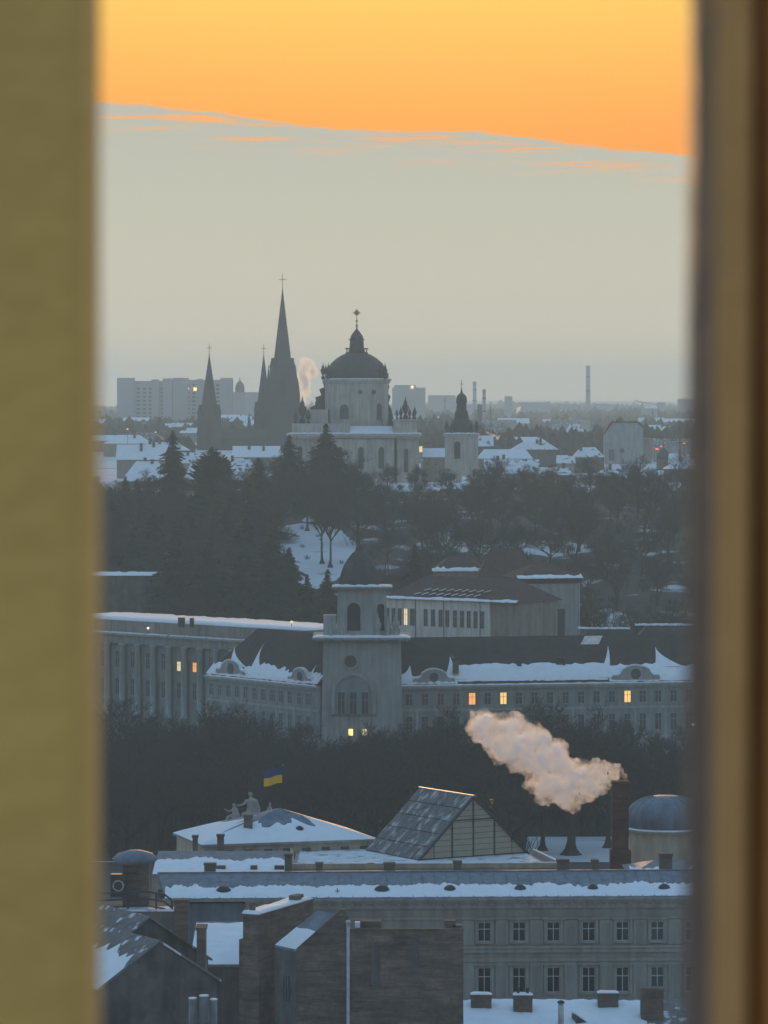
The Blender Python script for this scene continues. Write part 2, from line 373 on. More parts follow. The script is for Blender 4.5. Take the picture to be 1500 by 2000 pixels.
def snow_ledge(mb, u0, u1, v0, v1, z, thick, seed, du=.6):
    n = max(3, int(abs(u1 - u0) / du)); g = []
    for i in range(n + 1):
        u = u0 + (u1 - u0) * i / n; h = thick * (.8 + .5 * mnoise.noise(Vector((u * .9, seed, 0)))); h = max(h, .03)
        e = .0 if i in (0, n) else 1.0
        ov = .05 * mnoise.noise(Vector((u * 1.7, seed, 4)))
        g.append([mb.pt((u, v0 - ov, z + .004)), mb.pt((u, v0 - ov + .02, z + h * .7 * e + .01)), mb.pt((u, v0 + (v1 - v0) * .3, z + h * e + .012)), mb.pt((u, v1, z + h * e + .012)), mb.pt((u, v1, z + .004))])
    for a, b in zip(g, g[1:]):
        for j in range(4): mb.f.append([a[j], b[j], b[j + 1], a[j + 1]])
    return mb
def blob(parts, voxel, name, m, off=Vector((0, 0, 0)), disp=None):
    """one continuous skin round spheres (p,r) and tapered capsules (p,q,r,s)"""
    bm = bmesh.new()
    def ball(p, r): bmesh.ops.create_icosphere(bm, subdivisions=2, radius=r, matrix=Matrix.Translation(Vector(p) - off))
    for q in parts:
        if len(q) == 2: ball(*q)
        else:
            a, b, r, s_ = Vector(q[0]), Vector(q[1]), q[2], q[3]; n = max(2, int((b - a).length / (min(r, s_) * .55)))
            for k in range(n + 1): ball(a.lerp(b, k / n), r + (s_ - r) * k / n)
    me = bpy.data.meshes.new('tmp'); bm.to_mesh(me); bm.free()
    o = bpy.data.objects.new('tmp', me); C.objects.link(o)
    md = o.modifiers.new('r', 'REMESH'); md.mode = 'VOXEL'; md.voxel_size = voxel
    dg = bpy.context.evaluated_depsgraph_get(); dg.update()
    me2 = bpy.data.meshes.new_from_object(o.evaluated_get(dg)); me2.name = name
    bpy.data.objects.remove(o); bpy.data.meshes.remove(me)
    if disp:
        nrm = [v.normal.copy() for v in me2.vertices]
        for v, n in zip(me2.vertices, nrm): v.co += n * disp(v.co)
    me2.materials.clear(); me2.materials.append(MATS[m])
    for p in me2.polygons: p.use_smooth = True
    return me2
rng = random.Random(7)
exec_order = []

# ------------------------------------------------------------------ ground
def sm(a, b, x):
    t = max(0.0, min(1.0, (x - a) / (b - a))); return t * t * (3 - 2 * t)
def ground_z(x, y):
    z = 42 * sm(775, 1285, y)
    if 780 < y < 1400: z += 1.6 * mnoise.noise(Vector((x * .018, y * .018, 0))) * sm(780, 880, y)
    if y > 1350: z += 5.0 * sm(1400, 2200, y) + 5 * mnoise.noise(Vector((x * .0022, y * .0011, 3))) * sm(1400, 2600, y)
    if y > 4500: z += 12 * sm(4500, 11000, y) + 9 * mnoise.noise(Vector((x * .0012, y * .0004, 8))) * sm(4500, 8000, y)
    return z
def build_ground():
    mat('ground_snow', (.62, .64, .66), .9, .1, .06, .2, 1.0, second=(.07, .065, .06), sec=(.60, .68))
    ys = []; y = -160.0
    while y < 9600:
        ys.append(y); y += 60 if y < 560 else (9 if y < 1420 else (40 if y < 2600 else 250))
    xs = [i * 9.0 for i in range(-22, 23)]; k = 230.0
    while k < 4000: xs += [k, -k]; k *= 1.22
    xs.sort()
    mb = MB(); idx = [[mb.pt((a, b, ground_z(a, b))) for a in xs] for b in ys]
    for j in range(len(ys) - 1):
        for i in range(len(xs) - 1): mb.f.append([idx[j][i], idx[j][i + 1], idx[j + 1][i + 1], idx[j + 1][i]])
    mb.build('ground', 'ground_snow', kind='structure', smooth=True)
    # wet asphalt street between the palace and the park, dark trodden park soil, leaf litter on the wooded slope
    mat('asphalt', (.05, .05, .052), .8, .25, .3, .1, 2); mat('park_soil', (.045, .040, .035), .95, .4, .12, .2, 2, second=(.45, .47, .5), sec=(.64, .72)); mat('leaf_litter', (.05, .045, .04), .95, .4, .1, .2, 2, second=(.5, .52, .55), sec=(.585, .66))
    m = MB(); m.poly((-300, 462, .01), (300, 462, .01), (300, 626, .01), (-300, 626, .01)); m.build('street', 'asphalt', kind='structure')
    m = MB(); m.poly((-300, 627, .012), (X(1020, 627), 627, .012), (X(1030, 662), 662, .012), (300, 664, .012), (300, 752, .012), (-300, 752, .012)); m.build('park_ground', 'park_soil', kind='structure')
    m = MB(); xs2 = [i * 3.5 for i in range(-46, 47)]; ys2 = [790 + 4 * i for i in range(125)]
    idx = {}
    PATCH = ((612, 1108, 82, 62), (437, 968, 48, 30), (862, 1118, 40, 26), (1045, 1108, 95, 16), (1190, 985, 30, 25), (300, 1040, 14, 12))
    def lift(a, b):
        px = 750 + F * a / b; f = 1.0
        for cx, cy, rx, ry in PATCH:
            d = ((px - cx) / rx) ** 2 + ((b - cy) / ry) ** 2 - 1 + .9 * mnoise.noise(Vector((a * .06, b * .03, 2))) + .5 * mnoise.noise(Vector((a * .17, b * .09, 5)))
            f = min(f, d)
        return max(-.6, min(.08, f * .5))
    for j in range(len(ys2)):
        for i in range(len(xs2)): idx[(i, j)] = m.pt((xs2[i], ys2[j], ground_z(xs2[i], ys2[j]) + lift(xs2[i], ys2[j])))
    for j in range(len(ys2) - 1):
        for i in range(len(xs2) - 1): m.f.append([idx[(i, j)], idx[(i + 1, j)], idx[(i + 1, j + 1)], idx[(i, j + 1)]])
    m.build('slope_ground', 'leaf_litter', kind='structure', smooth=True)
build_ground()

# ------------------------------------------------------------------ viewpoint: tower gallery with plaster pillar and wooden post
def build_gallery():
    g = thing('viewing_tower', 'stone gallery with parapet on top of the tower one looks out from', 'tower', (0, 0, 0))
    MB().taper(-5, 5, -7, 2.6, 0, 69.9, .0).build('shaft', 'tower_stone', g)
    MB().box(-5.3, 5.3, -7.3, 2.9, 69.9, 70.4).build('floor', 'tower_stone', g)
    MB().box(-5.2, 5.2, 2.02, 2.42, 70.4, 71.38).build('parapet', 'tower_stone', g)
    MB().box(-5.25, 5.25, 1.97, 2.47, 71.38, 71.45).build('coping', 'tower_stone', g)
    # olive ochre plaster pillar
    x1 = (166 - 750) / F * 2.2; r = .012; pts = []
    out = [(x1 - .42, 2.2)] + [(x1 - r + r * math.sin(a), 2.2 + r - r * math.cos(a)) for a in [R(q) for q in (0, 22, 45, 68, 90)]] + [(x1, 2.318), (x1 - .42, 2.318)]
    mb = MB(); lo = [mb.pt((a, b, 71.45)) for a, b in out]; hi = [mb.pt((a, b, 73.25)) for a, b in out]; n = len(out)
    mb.f += [list(reversed(lo)), hi] + [[lo[k], lo[(k + 1) % n], hi[(k + 1) % n], hi[k]] for k in range(n)]
    mb.build('plaster_pillar', 'ochre_plaster', label='ochre yellow plastered pillar standing close on the gallery parapet, out of focus', cat='pillar')
    # moulded wooden post
    p = thing('wooden_post', 'brown varnished wooden window post with rounded mouldings, close and out of focus', 'post', (.3, 2.1, 71.45))
    def col(px, d=2.1): return (px - 750) / F * d
    def post(u0, u1, v0, v1): return MB(Frame(0, 0)).box(u0, u1, v0, v1, 71.45, 73.25)
    def shaped(out, name, m):
        mb = MB(); ks = (71.45, 73.25)
        def lean(u, z): return u + (z - 72.0) * .0062
        lo = [mb.pt((lean(a, ks[0]), b, ks[0])) for a, b in out]; hi = [mb.pt((lean(a, ks[1]), b, ks[1])) for a, b in out]; n = len(out)
        mb.f += [list(reversed(lo)), hi] + [[lo[k], lo[(k + 1) % n], hi[(k + 1) % n], hi[k]] for k in range(n)]
        return mb.build(name, m, p, smooth=False)
    a0, a1 = col(1369), col(1398)
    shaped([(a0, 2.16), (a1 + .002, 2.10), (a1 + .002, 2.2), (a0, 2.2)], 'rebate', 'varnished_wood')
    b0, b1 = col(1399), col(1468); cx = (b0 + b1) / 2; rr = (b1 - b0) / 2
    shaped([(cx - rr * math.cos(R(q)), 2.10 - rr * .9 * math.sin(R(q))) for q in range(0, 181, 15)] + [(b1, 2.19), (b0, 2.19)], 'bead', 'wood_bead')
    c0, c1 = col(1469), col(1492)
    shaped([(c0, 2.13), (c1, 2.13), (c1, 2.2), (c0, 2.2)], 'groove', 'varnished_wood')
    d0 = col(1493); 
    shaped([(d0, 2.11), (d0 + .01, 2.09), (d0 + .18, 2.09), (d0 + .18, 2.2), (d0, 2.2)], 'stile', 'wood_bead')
    MB().box(-5.2, 5.2, 2.0, 2.45, 73.25, 73.6).build('lintel', 'tower_stone', g)
build_gallery()

# ------------------------------------------------------------------ nearest roofs
def chimney(name, label, px0, px1, pytop, D, base_z, m='brick_old', group=None, dep=None, cat='chimney', pots=0, snowcap=False):
    u0, u1 = X(px0, D), X(px1, D); zt = Z(pytop, D); w = u1 - u0; dep = dep or w * .9
    t = thing(name, label, cat, ((u0 + u1) / 2, D + dep / 2, base_z), group)
    MB().box(u0, u1, D, D + dep, base_z, zt - .22).build('shaft', m, t)
    MB().box(u0 - .08, u1 + .08, D - .08, D + dep + .08, zt - .22, zt).build('cap', m, t)
    for k in range(pots):
        uu = u0 + w * (k + .5) / pots; MB().lathe(uu, D + dep / 2, [(.14, zt), (.12, zt + .5), (.15, zt + .52), (.15, zt + .6)], 10).build('pot', 'brick_red', t)
    if snowcap: snow_ledge(MB(), u0 - .05, u1 + .05, D - .05, D + dep, zt, .14, px0).build('snow_cap', 'snow', t, True) if False else None
    if snowcap:
        mb = MB(); snow_ledge(mb, u0 - .05, u1 + .05, D - .05, D + dep, zt, .14, px0, .3); mb.build('snow_cap', 'snow', t, True)
    return t
def gabled(name, label, fr, w, d, ze, zr, wallm, roofm, z0=0, group=None, cat='house', snow=None, over=.25, windows=()):
    t = thing(name, label, cat, fr(w / 2, d / 2, z0), group)
    MB(fr).prism([(0, z0), (w, z0), (w, ze), (w / 2, zr - .12), (0, ze)], 0, d).build('wall', wallm, t)
    s = (zr - ze) / (w / 2); m = MB(fr)
    for sg in (-1, 1):
        e = w / 2 + sg * (w / 2 + over); ez = ze - s * over
        m.prism([(w / 2, zr), (e, ez), (e, ez - .16), (w / 2, zr - .16)] if sg > 0 else [(e, ez - .16), (e, ez), (w / 2, zr), (w / 2, zr - .16)], -over, d + over)
    m.build('roof', roofm, t)
    if snow:
        for sg, lo, hi, amp in snow:
            m = MB(); f2 = Frame(*fr(w / 2 , 0, 0).xy, fr.a - sg * math.pi / 2) if False else None
            # slope runs across u: make a frame whose u axis runs along the ridge
            if sg < 0: g = Frame(*fr(0, d, 0).xy, fr.a - math.pi / 2)
            else: g = Frame(*fr(w, 0, 0).xy, fr.a + math.pi / 2)
            m = MB(g); snow_slope(m, -over + .05 if sg > 0 else -over + .05, d + over - .05, -over, ze - s * over, w / 2, zr, lo, hi, amp, rng.random() * 9, .16)
            m.build('roof_snow', 'snow', t, True)
    for (u, z, ww, hh) in windows: window(t, fr, u, z, 0, ww, hh, 'cross1', 'glass_dark', proud=.06)
    return t
def build_near():
    a30 = R(30)
    # left: two old houses with gables turned to the right
    f1 = Frame(X(193, 292), 292, a30)
    h1 = gabled('old_house', 'old dark plastered house with low gable and snow on its left slope', f1, 9.6, 9, 29.4, 32.5, 'plaster_dark', 'roof_old', snow=[(-1, .0, .62, .3)])
    snow_ledge(mb := MB(f1), .5, 9, -.5, -.1, 27.2, .06, 4); 
    f2 = Frame(X(172, 305), 305, a30)
    gabled('old_house', 'old house with patched grey sheet roof behind the dark low gable', f2, 10.2, 8, 29.1, 32.55, 'plaster_dark', 'roof_old', snow=[(-1, .0, .3, .35)])
    chimney('chimney_stack', 'broad crooked brown chimney rising behind the two old gabled houses', 340, 368, 1757, 318, 26, 'brick_old', pots=0)
    chimney('chimney_stack', 'dark rectangular chimney beside the snowy courtyard roof', 384, 401, 1812, 306, 22, 'brick_old', dep=2.2)
    # courtyard roof: a snow-covered lean-to slope between the old houses and the tall brick wall
    fr = frame_px(382, 352, 482, 352)
    t = thing('courtyard_roof', 'low shed roof deep in smooth snow in the courtyard beside the tall brick wall', 'roof', fr(fr.len / 2, 5, 0))
    z0, z1 = Z(1884, 352), Z(1800, 366)
    MB(fr).box(-.4, fr.len, .3, 14, 0, z0 - .3).build('wall', 'plaster_dark', t)
    m = MB(fr); m.poly((-.6, 0, z0), (fr.len, 0, z0), (fr.len, 14, z1), (-.6, 14, z1)); m.poly((-.6, 0, z0 - .2), (fr.len, 0, z0 - .2), (fr.len, 0, z0), (-.6, 0, z0)); m.poly((fr.len, 0, z0 - .2), (fr.len, 14, z1 - .2), (fr.len, 14, z1), (fr.len, 0, z0)); m.build('roof', 'metal_roof', t)
    m = MB(fr); snow_slope(m, -.55, fr.len - .05, 0, z0, 14, z1, .0, .97, .03, 2.2, .22); m.build('roof_snow', 'snow', t, True)
    # tall thin brick wall block running back, snow on top
    D0, D1 = 345.0, 356.0
    a = Vector((X(505, D0), D0)); b = Vector((X(611, D1), D1)); ang = math.atan2(b.y - a.y, b.x - a.x) - math.pi / 2
    fb = Frame(a.x, a.y, ang); ln = (b - a).length; zt = 27.7
    t = thing('firewall', 'tall narrow brown brick firewall with a strip of snow along its top', 'wall', fb(-.7, ln / 2, 0))
    MB(fb).box(-1.45, 0, 0, ln, 0, zt).build('masonry', 'brick_old', t)
    MB(fb).box(-1.6, .12, -.12, ln + .1, zt, zt + .14).build('coping', 'brick_old', t)
    m = MB(Frame(*fb(.08, 0, 0).xy, ang + math.pi / 2)); snow_ledge(m, -.1, ln, 0, 1.62, zt + .14, .24, 1.4, .5); m.build('snow_cap', 'snow', t, True)
    MB(fb).box(-1.3, -.9, 1.0, 1.4, zt + .14, zt + .95).build('chimney_pot', 'brick_old', t)
    MB(fb).box(-.9, -.1, 8.6, 9.6, zt + .14, zt + .75).build('chimney_pot', 'brick_old', t)
    MB(fb).box(-1.3, -.6, 10.3, 11.2, zt + .14, zt + .6).build('chimney_pot', 'brick_old', t)
    MB(fb).box(-2.0, -1.45, .4, 1.6, 0, Z(1838, 345)).build('buttress', 'brick_old', t)
    # brick house: blank wall facing us with a lean-to wing
    D = 340.0; ff = Frame(X(680, D), D); w = X(905, D) - X(680, D); zt = Z(1816, D)
    t = thing('brick_house', 'blank dark brick house wall with stubs of chimneys along its top edge', 'house', ff(w / 2, 5, 0))
    MB(ff).box(0, w, 0, .5, 0, zt).build('wall', 'brick_old', t); MB(ff).box(.05, w - .05, .502, 9, 0, zt - 1.7).build('house_body', 'plaster_dark', t)
    m = MB(ff)
    for (a0, b0, h) in ((-.1, w + .08, .10),): m.box(a0, b0, -.1, .55, zt, zt + h)
    m.build('coping', 'brick_old', t)
    for a0, b0, pt in ((704, 745, 1801), (868, 890, 1800), (884, 904, 1809)):
        MB(ff).box(ff.upx(a0), ff.upx(b0), .55, 1.5, zt - 1.7, Z(pt, D)).build('chimney', 'brick_old', t)
    MB(ff).box(ff.upx(693), ff.upx(703), .6, 1.2, zt - 1.7, Z(1803, D)).build('roof_hatch', 'snow', t)
    m = MB(ff); snow_ledge(m, .3, w - .3, 1.6, 8.8, zt - 1.7, .1, 3.3, .5); m.build('roof_snow', 'snow_dirty', t, True)
    for k, (u, z, ww, hh, dd) in enumerate(((1.9, zt - 4.6, .75, 3.4, .10), (5.4, zt - 3.3, .55, 2.9, .09), (3.4, zt - 1.3, 2.6, .18, .08))):
        MB(ff).box(u, u + ww, -dd, .02, z, z + hh).build('render_patch', 'plaster_dark', t)
    # gable wing with snowy lean-to
    g1, g2 = P(580, 1853, D), P(668, 1779, D); back = Vector((-1.95, 3.1, 0)) 
    zl = -1 * 0
    t = thing('lean_to_wing', 'dark brick wing with half-snowy lean-to roof climbing to a small gable peak', 'house', (g1.x + 1.5, D + 1, 0))
    m = MB(); bot = [Vector((g1.x - .05, D + .05, 0)), Vector((X(683, D), D + .05, 0))]
    tri = [bot[0], bot[1], Vector((X(683, D), D + .05, Z(1800, D))), Vector((g2.x + .3, D + .05, g2.z + .1)), Vector((g2.x - .1, D + .05, g2.z + .1)), Vector((g1.x - .05, D + .05, g1.z))]
    n = len(tri); A = [m.pt(tuple(q)) for q in tri]; B = [m.pt(tuple(q + Vector((0, .45, 0)))) for q in tri]
    m.f += [A, list(reversed(B))] + [[A[(k + 1) % n], A[k], B[k], B[(k + 1) % n]] for k in range(n)]
    m.build('gable_wall', 'brick_old', t)
    q = [g1 + Vector((0, .1, -.1)), g2 + Vector((-.2, .1, -.35)), g2 + back + Vector((-.2, 0, -.35)), g1 + back + Vector((0, 0, -.1))]
    m = MB(); m.poly(*[tuple(p) for p in q]); m.poly(*[tuple(p - Vector((0, 0, .2))) for p in q]); m.poly(tuple(q[0]), tuple(q[3]), tuple(q[3] - Vector((0, 0, .2))), tuple(q[0] - Vector((0, 0, .2)))); m.build('roof', 'metal_roof', t)
    m = MB(); N = 14
    up = (q[1] - q[0]); al = (q[3] - q[0]); nrm = up.cross(al).normalized(); nrm = nrm if nrm.z > 0 else -nrm
    gg = []
    for i in range(N + 1):
        s_ = i / N; top = .52 + .05 * mnoise.noise(Vector((s_ * 3, 1, 1))); col = []
        for j in range(6):
            tt = top * j / 5; h = .12 if 0 < i < N and 0 < j < 5 else .015
            col.append(m.pt(tuple(q[0] + al * s_ + up * tt + nrm * h)))
        gg.append(col)
    for a, b in zip(gg, gg[1:]):
        for j in range(5): m.f.append([a[j], b[j], b[j + 1], a[j + 1]])
    m.build('roof_snow', 'snow', t, True)
    wl = [q[0], q[3]]; m = MB(); m.poly((wl[0].x, wl[0].y + .04, 0), (wl[1].x, wl[1].y, 0), (wl[1].x, wl[1].y, wl[1].z - .2), (wl[0].x, wl[0].y + .04, wl[0].z - .2)); m.build('side_wall', 'plaster_dark', t)
    fs = Frame(wl[0].x, wl[0].y, math.atan2(wl[1].y - wl[0].y, wl[1].x - wl[0].x) + math.pi)
    ln = (wl[1] - wl[0]).length
    window(t, fs, -ln * .45, wl[0].z - 4.6, -.02, .8, 2.2, 'cross1', 'glass_dark', 'plaster_dark', proud=.05)
    # vent pipe up the front of the brick wall
    t = thing('vent_pipe', 'thin pale grey vent pipe standing against the blank brick wall', 'pipe', (X(680, 338), 338, 0))
    xx = X(680, 338); zz = Z(1797, 338)
    MB().lathe(xx, 338, [(.14, 0), (.14, zz - .3)], 10).build('pipe', 'metal_light', t, True)
    MB().lathe(xx, 338, [(.14, zz - .3), (.22, zz - .25), (.2, zz - .05), (.05, zz)], 10).build('cowl', 'metal_light', t, True)
    for k in range(4): MB().box(xx - .2, xx + .2, 338.1, 340, zz - 2.4 - 2.2 * k, zz - 2.3 - 2.2 * k).build('bracket', 'metal_dark', t)
    # flues on the lowest roof
    t = thing('flue_group', 'three bare metal flue pipes side by side on a brick base', 'flue', (X(395, 270), 270, 0))
    MB().box(X(355, 270), X(440, 270), 269.4, 271.2, 0, 29.6).build('base', 'brick_old', t)
    for px, r, py in ((376, .26, 1951), (398, .30, 1946), (417, .24, 1953)):
        x = X(px, 270); z = Z(py, 270)
        f = MB().lathe(x, 270.2, [(r, 29.6), (r, z - .05), (r * 1.04, z - .05), (r * 1.04, z)], 14).build('flue', 'metal_light', t, True)
        MB().lathe(x, 270.2, [(r * 1.1, z), (r * 1.05, z + .06), (.05, z + .1)], 14).build('rim_snow', 'snow', f, True)
    # lowest snowy roof, right
    fr = frame_px(906, 360, 1360, 360); ze, zr = Z(2030, 360), Z(1951, 369)
    t = thing('snowy_house', 'low house with wide snow-covered roof and many chimneys in front of the palace', 'house', fr(fr.len / 2, 8, 0))
    MB(fr).box(0, fr.len, .4, 17, 0, ze).build('wall', 'plaster_dark', t)
    m = MB(fr); hip(m, -.3, fr.len + .3, 0, 18, ze, zr, .3); m.build('roof', 'roof_old', t)
    m = MB(fr); snow_slope(m, -.2, fr.len * .80, 0, ze, 9, zr, .02, .98, .05, 6.3, .2); m.build('roof_snow', 'snow', t, True)
    def on(px0, px1, ptop, D, lab, name='chimney_stack', m='brick_old', dep=1.2, sc_=True, pots=0):
        zb = ze + (zr - ze) * min(1, (D - 360) / 9.0) - .4
        return chimney(name, lab, px0, px1, ptop, D, zb, m, dep=dep, snowcap=sc_, pots=pots)
    on(920, 960, 1943, 366.4, 'wide squat chimney near the left end of the low snowy roof')
    on(1003, 1040, 1944, 365.6, 'square chimney with a smaller stub, second along the low snowy roof', pots=2)
    on(1168, 1208, 1940, 366.6, 'squat pale-topped chimney towards the right of the low snowy roof')
    on(1252, 1296, 1930, 364.0, 'large dark chimney at the right end of the low snowy roof', sc_=False)
    t = thing('vent_pipe', 'round grey vent pipe standing upright in the snow of the low roof', 'pipe', (X(1096, 362), 362, 0)); x = X(1096, 362); z = Z(1956, 362)
    MB().lathe(x, 362.5, [(.26, ze - .2), (.26, z - .2)], 12).build('pipe', 'metal_light', t, True); MB().lathe(x, 362.5, [(.32, z - .2), (.34, z - .1), (.2, z), (.05, z + .05)], 12).build('cap', 'metal_dark', t, True)
    t = thing('roof_hatch', 'small slanted roof hatch half buried in snow on the low roof', 'hatch', (X(1140, 363), 363, ze))
    f = Frame(X(1126, 363), 363, .3); zb = ze - .2
    MB(f).prism([(0, zb), (1.2, zb), (1.2, zb + 1.0), (0, zb + 1.9)], 0, 1.3).build('box', 'metal_dark', t); m = MB(f); m.prism([(-.05, zb + 1.94), (1.25, zb + 1.02), (1.25, zb + 1.16), (-.05, zb + 2.1)], -.05, 1.3); m.build('snow_cap', 'snow', t)
    # mechanical clutter, left, in front of the palace roof
    D = 384.0; zb = Z(1775, D)
    t = thing('roof_plant', 'dark cluster of roof plant with mushroom cowl, fan unit and curved pipe rails', 'vent', (X(250, D), D, 0))
    MB().box(X(196, D), X(352, D), D - 2, D + 6, 0, zb).build('base', 'plaster_dark', t)
    MB().box(X(238, D), X(276, D), D + 1.2, D + 3, zb, Z(1692, D)).build('stack', 'brick_old', t)
    MB().box(X(270, D), X(290, D), D + 1.0, D + 3, zb, Z(1672, D)).build('stack', 'brick_old', t)
    cx = X(262, D); z = Z(1690, D); MB().lathe(cx, D + 1.5, [(.6, z), (1.9, z + .15), (2.2, z + .45), (1.7, z + .95), (.7, z + 1.25), (.1, z + 1.3)], 20).build('cowl', 'metal_roof', t, True)
    un = MB().box(X(216, D), X(246, D), D, D + 1.1, Z(1752, D), Z(1708, D)).build('fan_unit', 'metal_dark', t)
    MB(Frame(X(231, D), D)).lathe(0, -.05, [(.01, 0), (.01, .01)], 3).mesh('none', None)
    m = MB()
    for k in range(14):
        a0, a1 = 2 * math.pi * k / 14, 2 * math.pi * (k + 1) / 14; zc = Z(1730, D); xc = X(231, D)
        m.prism([(xc + .55 * math.cos(a0), zc + .55 * math.sin(a0)), (xc + .55 * math.cos(a1), zc + .55 * math.sin(a1)), (xc + .42 * math.cos(a1), zc + .42 * math.sin(a1)), (xc + .42 * math.cos(a0), zc + .42 * math.sin(a0))], D - .08, D + .01)
    m.build('fan_ring', 'metal_light', un)
    for k, (py, rr) in enumerate(((1738, .1), (1752, .1), (1766, .09))):
        pts = [(X(190, D), D - 1, Z(py + 4, D)), (X(240, D), D - 1.2, Z(py + 2, D)), (X(290, D), D - 1.2, Z(py, D)), (X(322, D), D - 1.0, Z(py + 6, D)), (X(336, D), D - .8, Z(py + 18, D)), (X(338, D), D - .8, zb - .1 - .3 * 0)]
        MB().tube(pts, rr, 7).build('pipe_rail', 'metal_dark', t, True)
    for px in (250, 305): MB().box(X(px, D), X(px + 3, D), D - 1.25, D - 1.05, zb - .05, Z(1740, D)).build('rail_post', 'metal_dark', t)
    m = MB(); snow_ledge(m, X(197, D), X(345, D), D - 2, D + 1, zb, .12, 3, .4); m.build('snow_cap', 'snow_dirty', t, True)
build_near()

# ------------------------------------------------------------------ palace (long plastered building) and what stands on and behind its roof
def build_palace():
    fr = frame_px(300, 400, 1560, 402.9); Ln = fr.len; z = lambda py: fr.zpx(20, 0, py)
    t = thing('palace', 'long grey plastered palace with rows of white cross windows under a snow-edged metal roof', 'building', fr(Ln / 2, 10, 0))
    ze = z(1752.5)
    wpx = (946, 1014, 1081, 1150, 1216, 1284, 1352)
    uL = fr.upx(478); ops = []
    for p in wpx:
        u = fr.upx(p); ops.append((u - .66, u + .66, z(1841), z(1803))); ops.append((u - .66, u + .66, z(1941), z(1892)))
    MB(fr).wall(uL, Ln, 0, ze - .6, 0, ops, .3).build('wall', 'plaster_grey', t)
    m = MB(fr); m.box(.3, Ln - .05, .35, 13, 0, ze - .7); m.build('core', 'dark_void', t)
    m = MB(fr); m.box(fr.upx(318), uL - .02, .15, .34, 0, ze - .55); m.build('metal_cladding', 'metal_roof', t)
    # cornice in three steps
    MB(fr).box(uL, Ln, -.22, .02, ze - 1.15, ze - .62).build('cornice', 'plaster_trim', t)
    MB(fr).box(uL, Ln, -.48, .3, ze - .60, ze - .30).build('cornice', 'plaster_trim', t)
    MB(fr).box(fr.upx(318), Ln, -.75, .3, ze - .28, ze - .05).build('cornice', 'plaster_trim', t)
    dm = MB().box(-.11, .11, -.19, 0, -.2, 0).mesh('bracket', 'plaster_trim')
    u = uL + .3
    while u < Ln: put(dm, 'bracket', t, fr(u, -.222, ze - .64), fr.a); u += 1.15
    MB(fr).box(uL, Ln, -.10, -.005, z(1797) , z(1793)).build('string_course', 'plaster_trim', t)
    MB(fr).box(uL, Ln, -.22, -.005, z(1862), z(1855)).build('string_course', 'plaster_trim', t)
    MB(fr).box(uL, Ln, -.32, -.005, z(1854), z(1849)).build('string_course', 'plaster_trim', t)
    MB(fr).box(uL, Ln, -.08, -.005, z(1880), z(1874)).build('string_course', 'plaster_trim', t)
    for p in wpx:
        u = fr.upx(p)
        for (zb, zt) in ((z(1841), z(1803)), (z(1941), z(1892))):
            window(t, fr, u, zb, .2, 1.32, zt - zb, 'cross', 'glass_dark', sill=True)
            sr = MB(fr).box(u - .92, u - .68, -.09, -.004, zb - .1, zt + .02); sr.box(u + .68, u + .92, -.09, -.004, zb - .1, zt + .02); sr.box(u - .92, u + .92, -.10, -.004, zt + .03, zt + .26); sr.build('window_surround', 'plaster_trim', t)
            MB(fr).box(u - 1.15, u + 1.15, -.32, -.004, zt + .28, zt + .42).build('hood_mould', 'plaster_trim', t)
        v = fr.upx(p + 34)
        for (a, b) in ((z(1848), z(1799)), (z(1985), z(1882))):
            MB(fr).box(v - .62, v + .62, -.10, -.003, a, b).build('pilaster', 'plaster_trim', t)
            MB(fr).box(v - .40, v + .40, -.13, -.102, a + .15, b - .3).build('panel', 'plaster_grey', t)
    v = fr.upx(914)
    for (a, b) in ((z(1848), z(1799)), (z(1985), z(1882))): MB(fr).box(v - .5, v + .62, -.10, -.003, a, b).build('pilaster', 'plaster_trim', t)
    # roof
    u0 = fr.upx(306); zr = fr.zpx(20, 6.6, 1703)
    m = MB(fr); m.poly((u0 + 1.0, -.75, ze), (Ln, -.75, ze), (Ln, 6.6, zr), (u0, 6.6, zr)); m.poly((Ln, 6.6, zr), (Ln, 13, ze), (u0, 13, ze), (u0, 6.6, zr)); m.poly((u0 + 1, -.75, ze), (u0, 6.6, zr), (u0, 13, ze)); m.poly((u0 + 1, -.75, ze - .05), (Ln, -.75, ze - .05), (Ln, -.75, ze), (u0 + 1, -.75, ze))
    rf = m.build('roof', 'metal_roof', t)
    seam = MB(fr).mesh; 
    n = 0; u = u0 + 1.4
    nv, nz = -(zr - ze), 7.35; q = math.hypot(nv, nz); nv /= q; nz /= q
    while u < Ln:
        m = MB(fr); 
        for s_ in (-.025, .025): pass
        a = (u - .03, -.7, ze + .012); b = (u + .03, -.7, ze + .012); c = (u + .03, 6.55, zr - .0); d = (u - .03, 6.55, zr - .0); h = .06
        lift = lambda p: (p[0], p[1] + nv * h, p[2] + nz * h)
        m.poly(lift(a), lift(b), lift(c), lift(d)); m.poly(a, lift(a), lift(d), d); m.poly(b, c, lift(c), lift(b)); m.build('seam', 'metal_roof', rf); u += 1.2
    MB(fr).box(u0, Ln, 6.45, 6.75, zr - .02, zr + .1).build('ridge_cap', 'metal_roof', rf)
    m = MB(fr); snow_slope(m, fr.upx(322), Ln, -.75, ze, 6.6, zr, .03, .47, .14, 1.1, .2, .16, .25); m.build('roof_snow', 'snow', t, True)
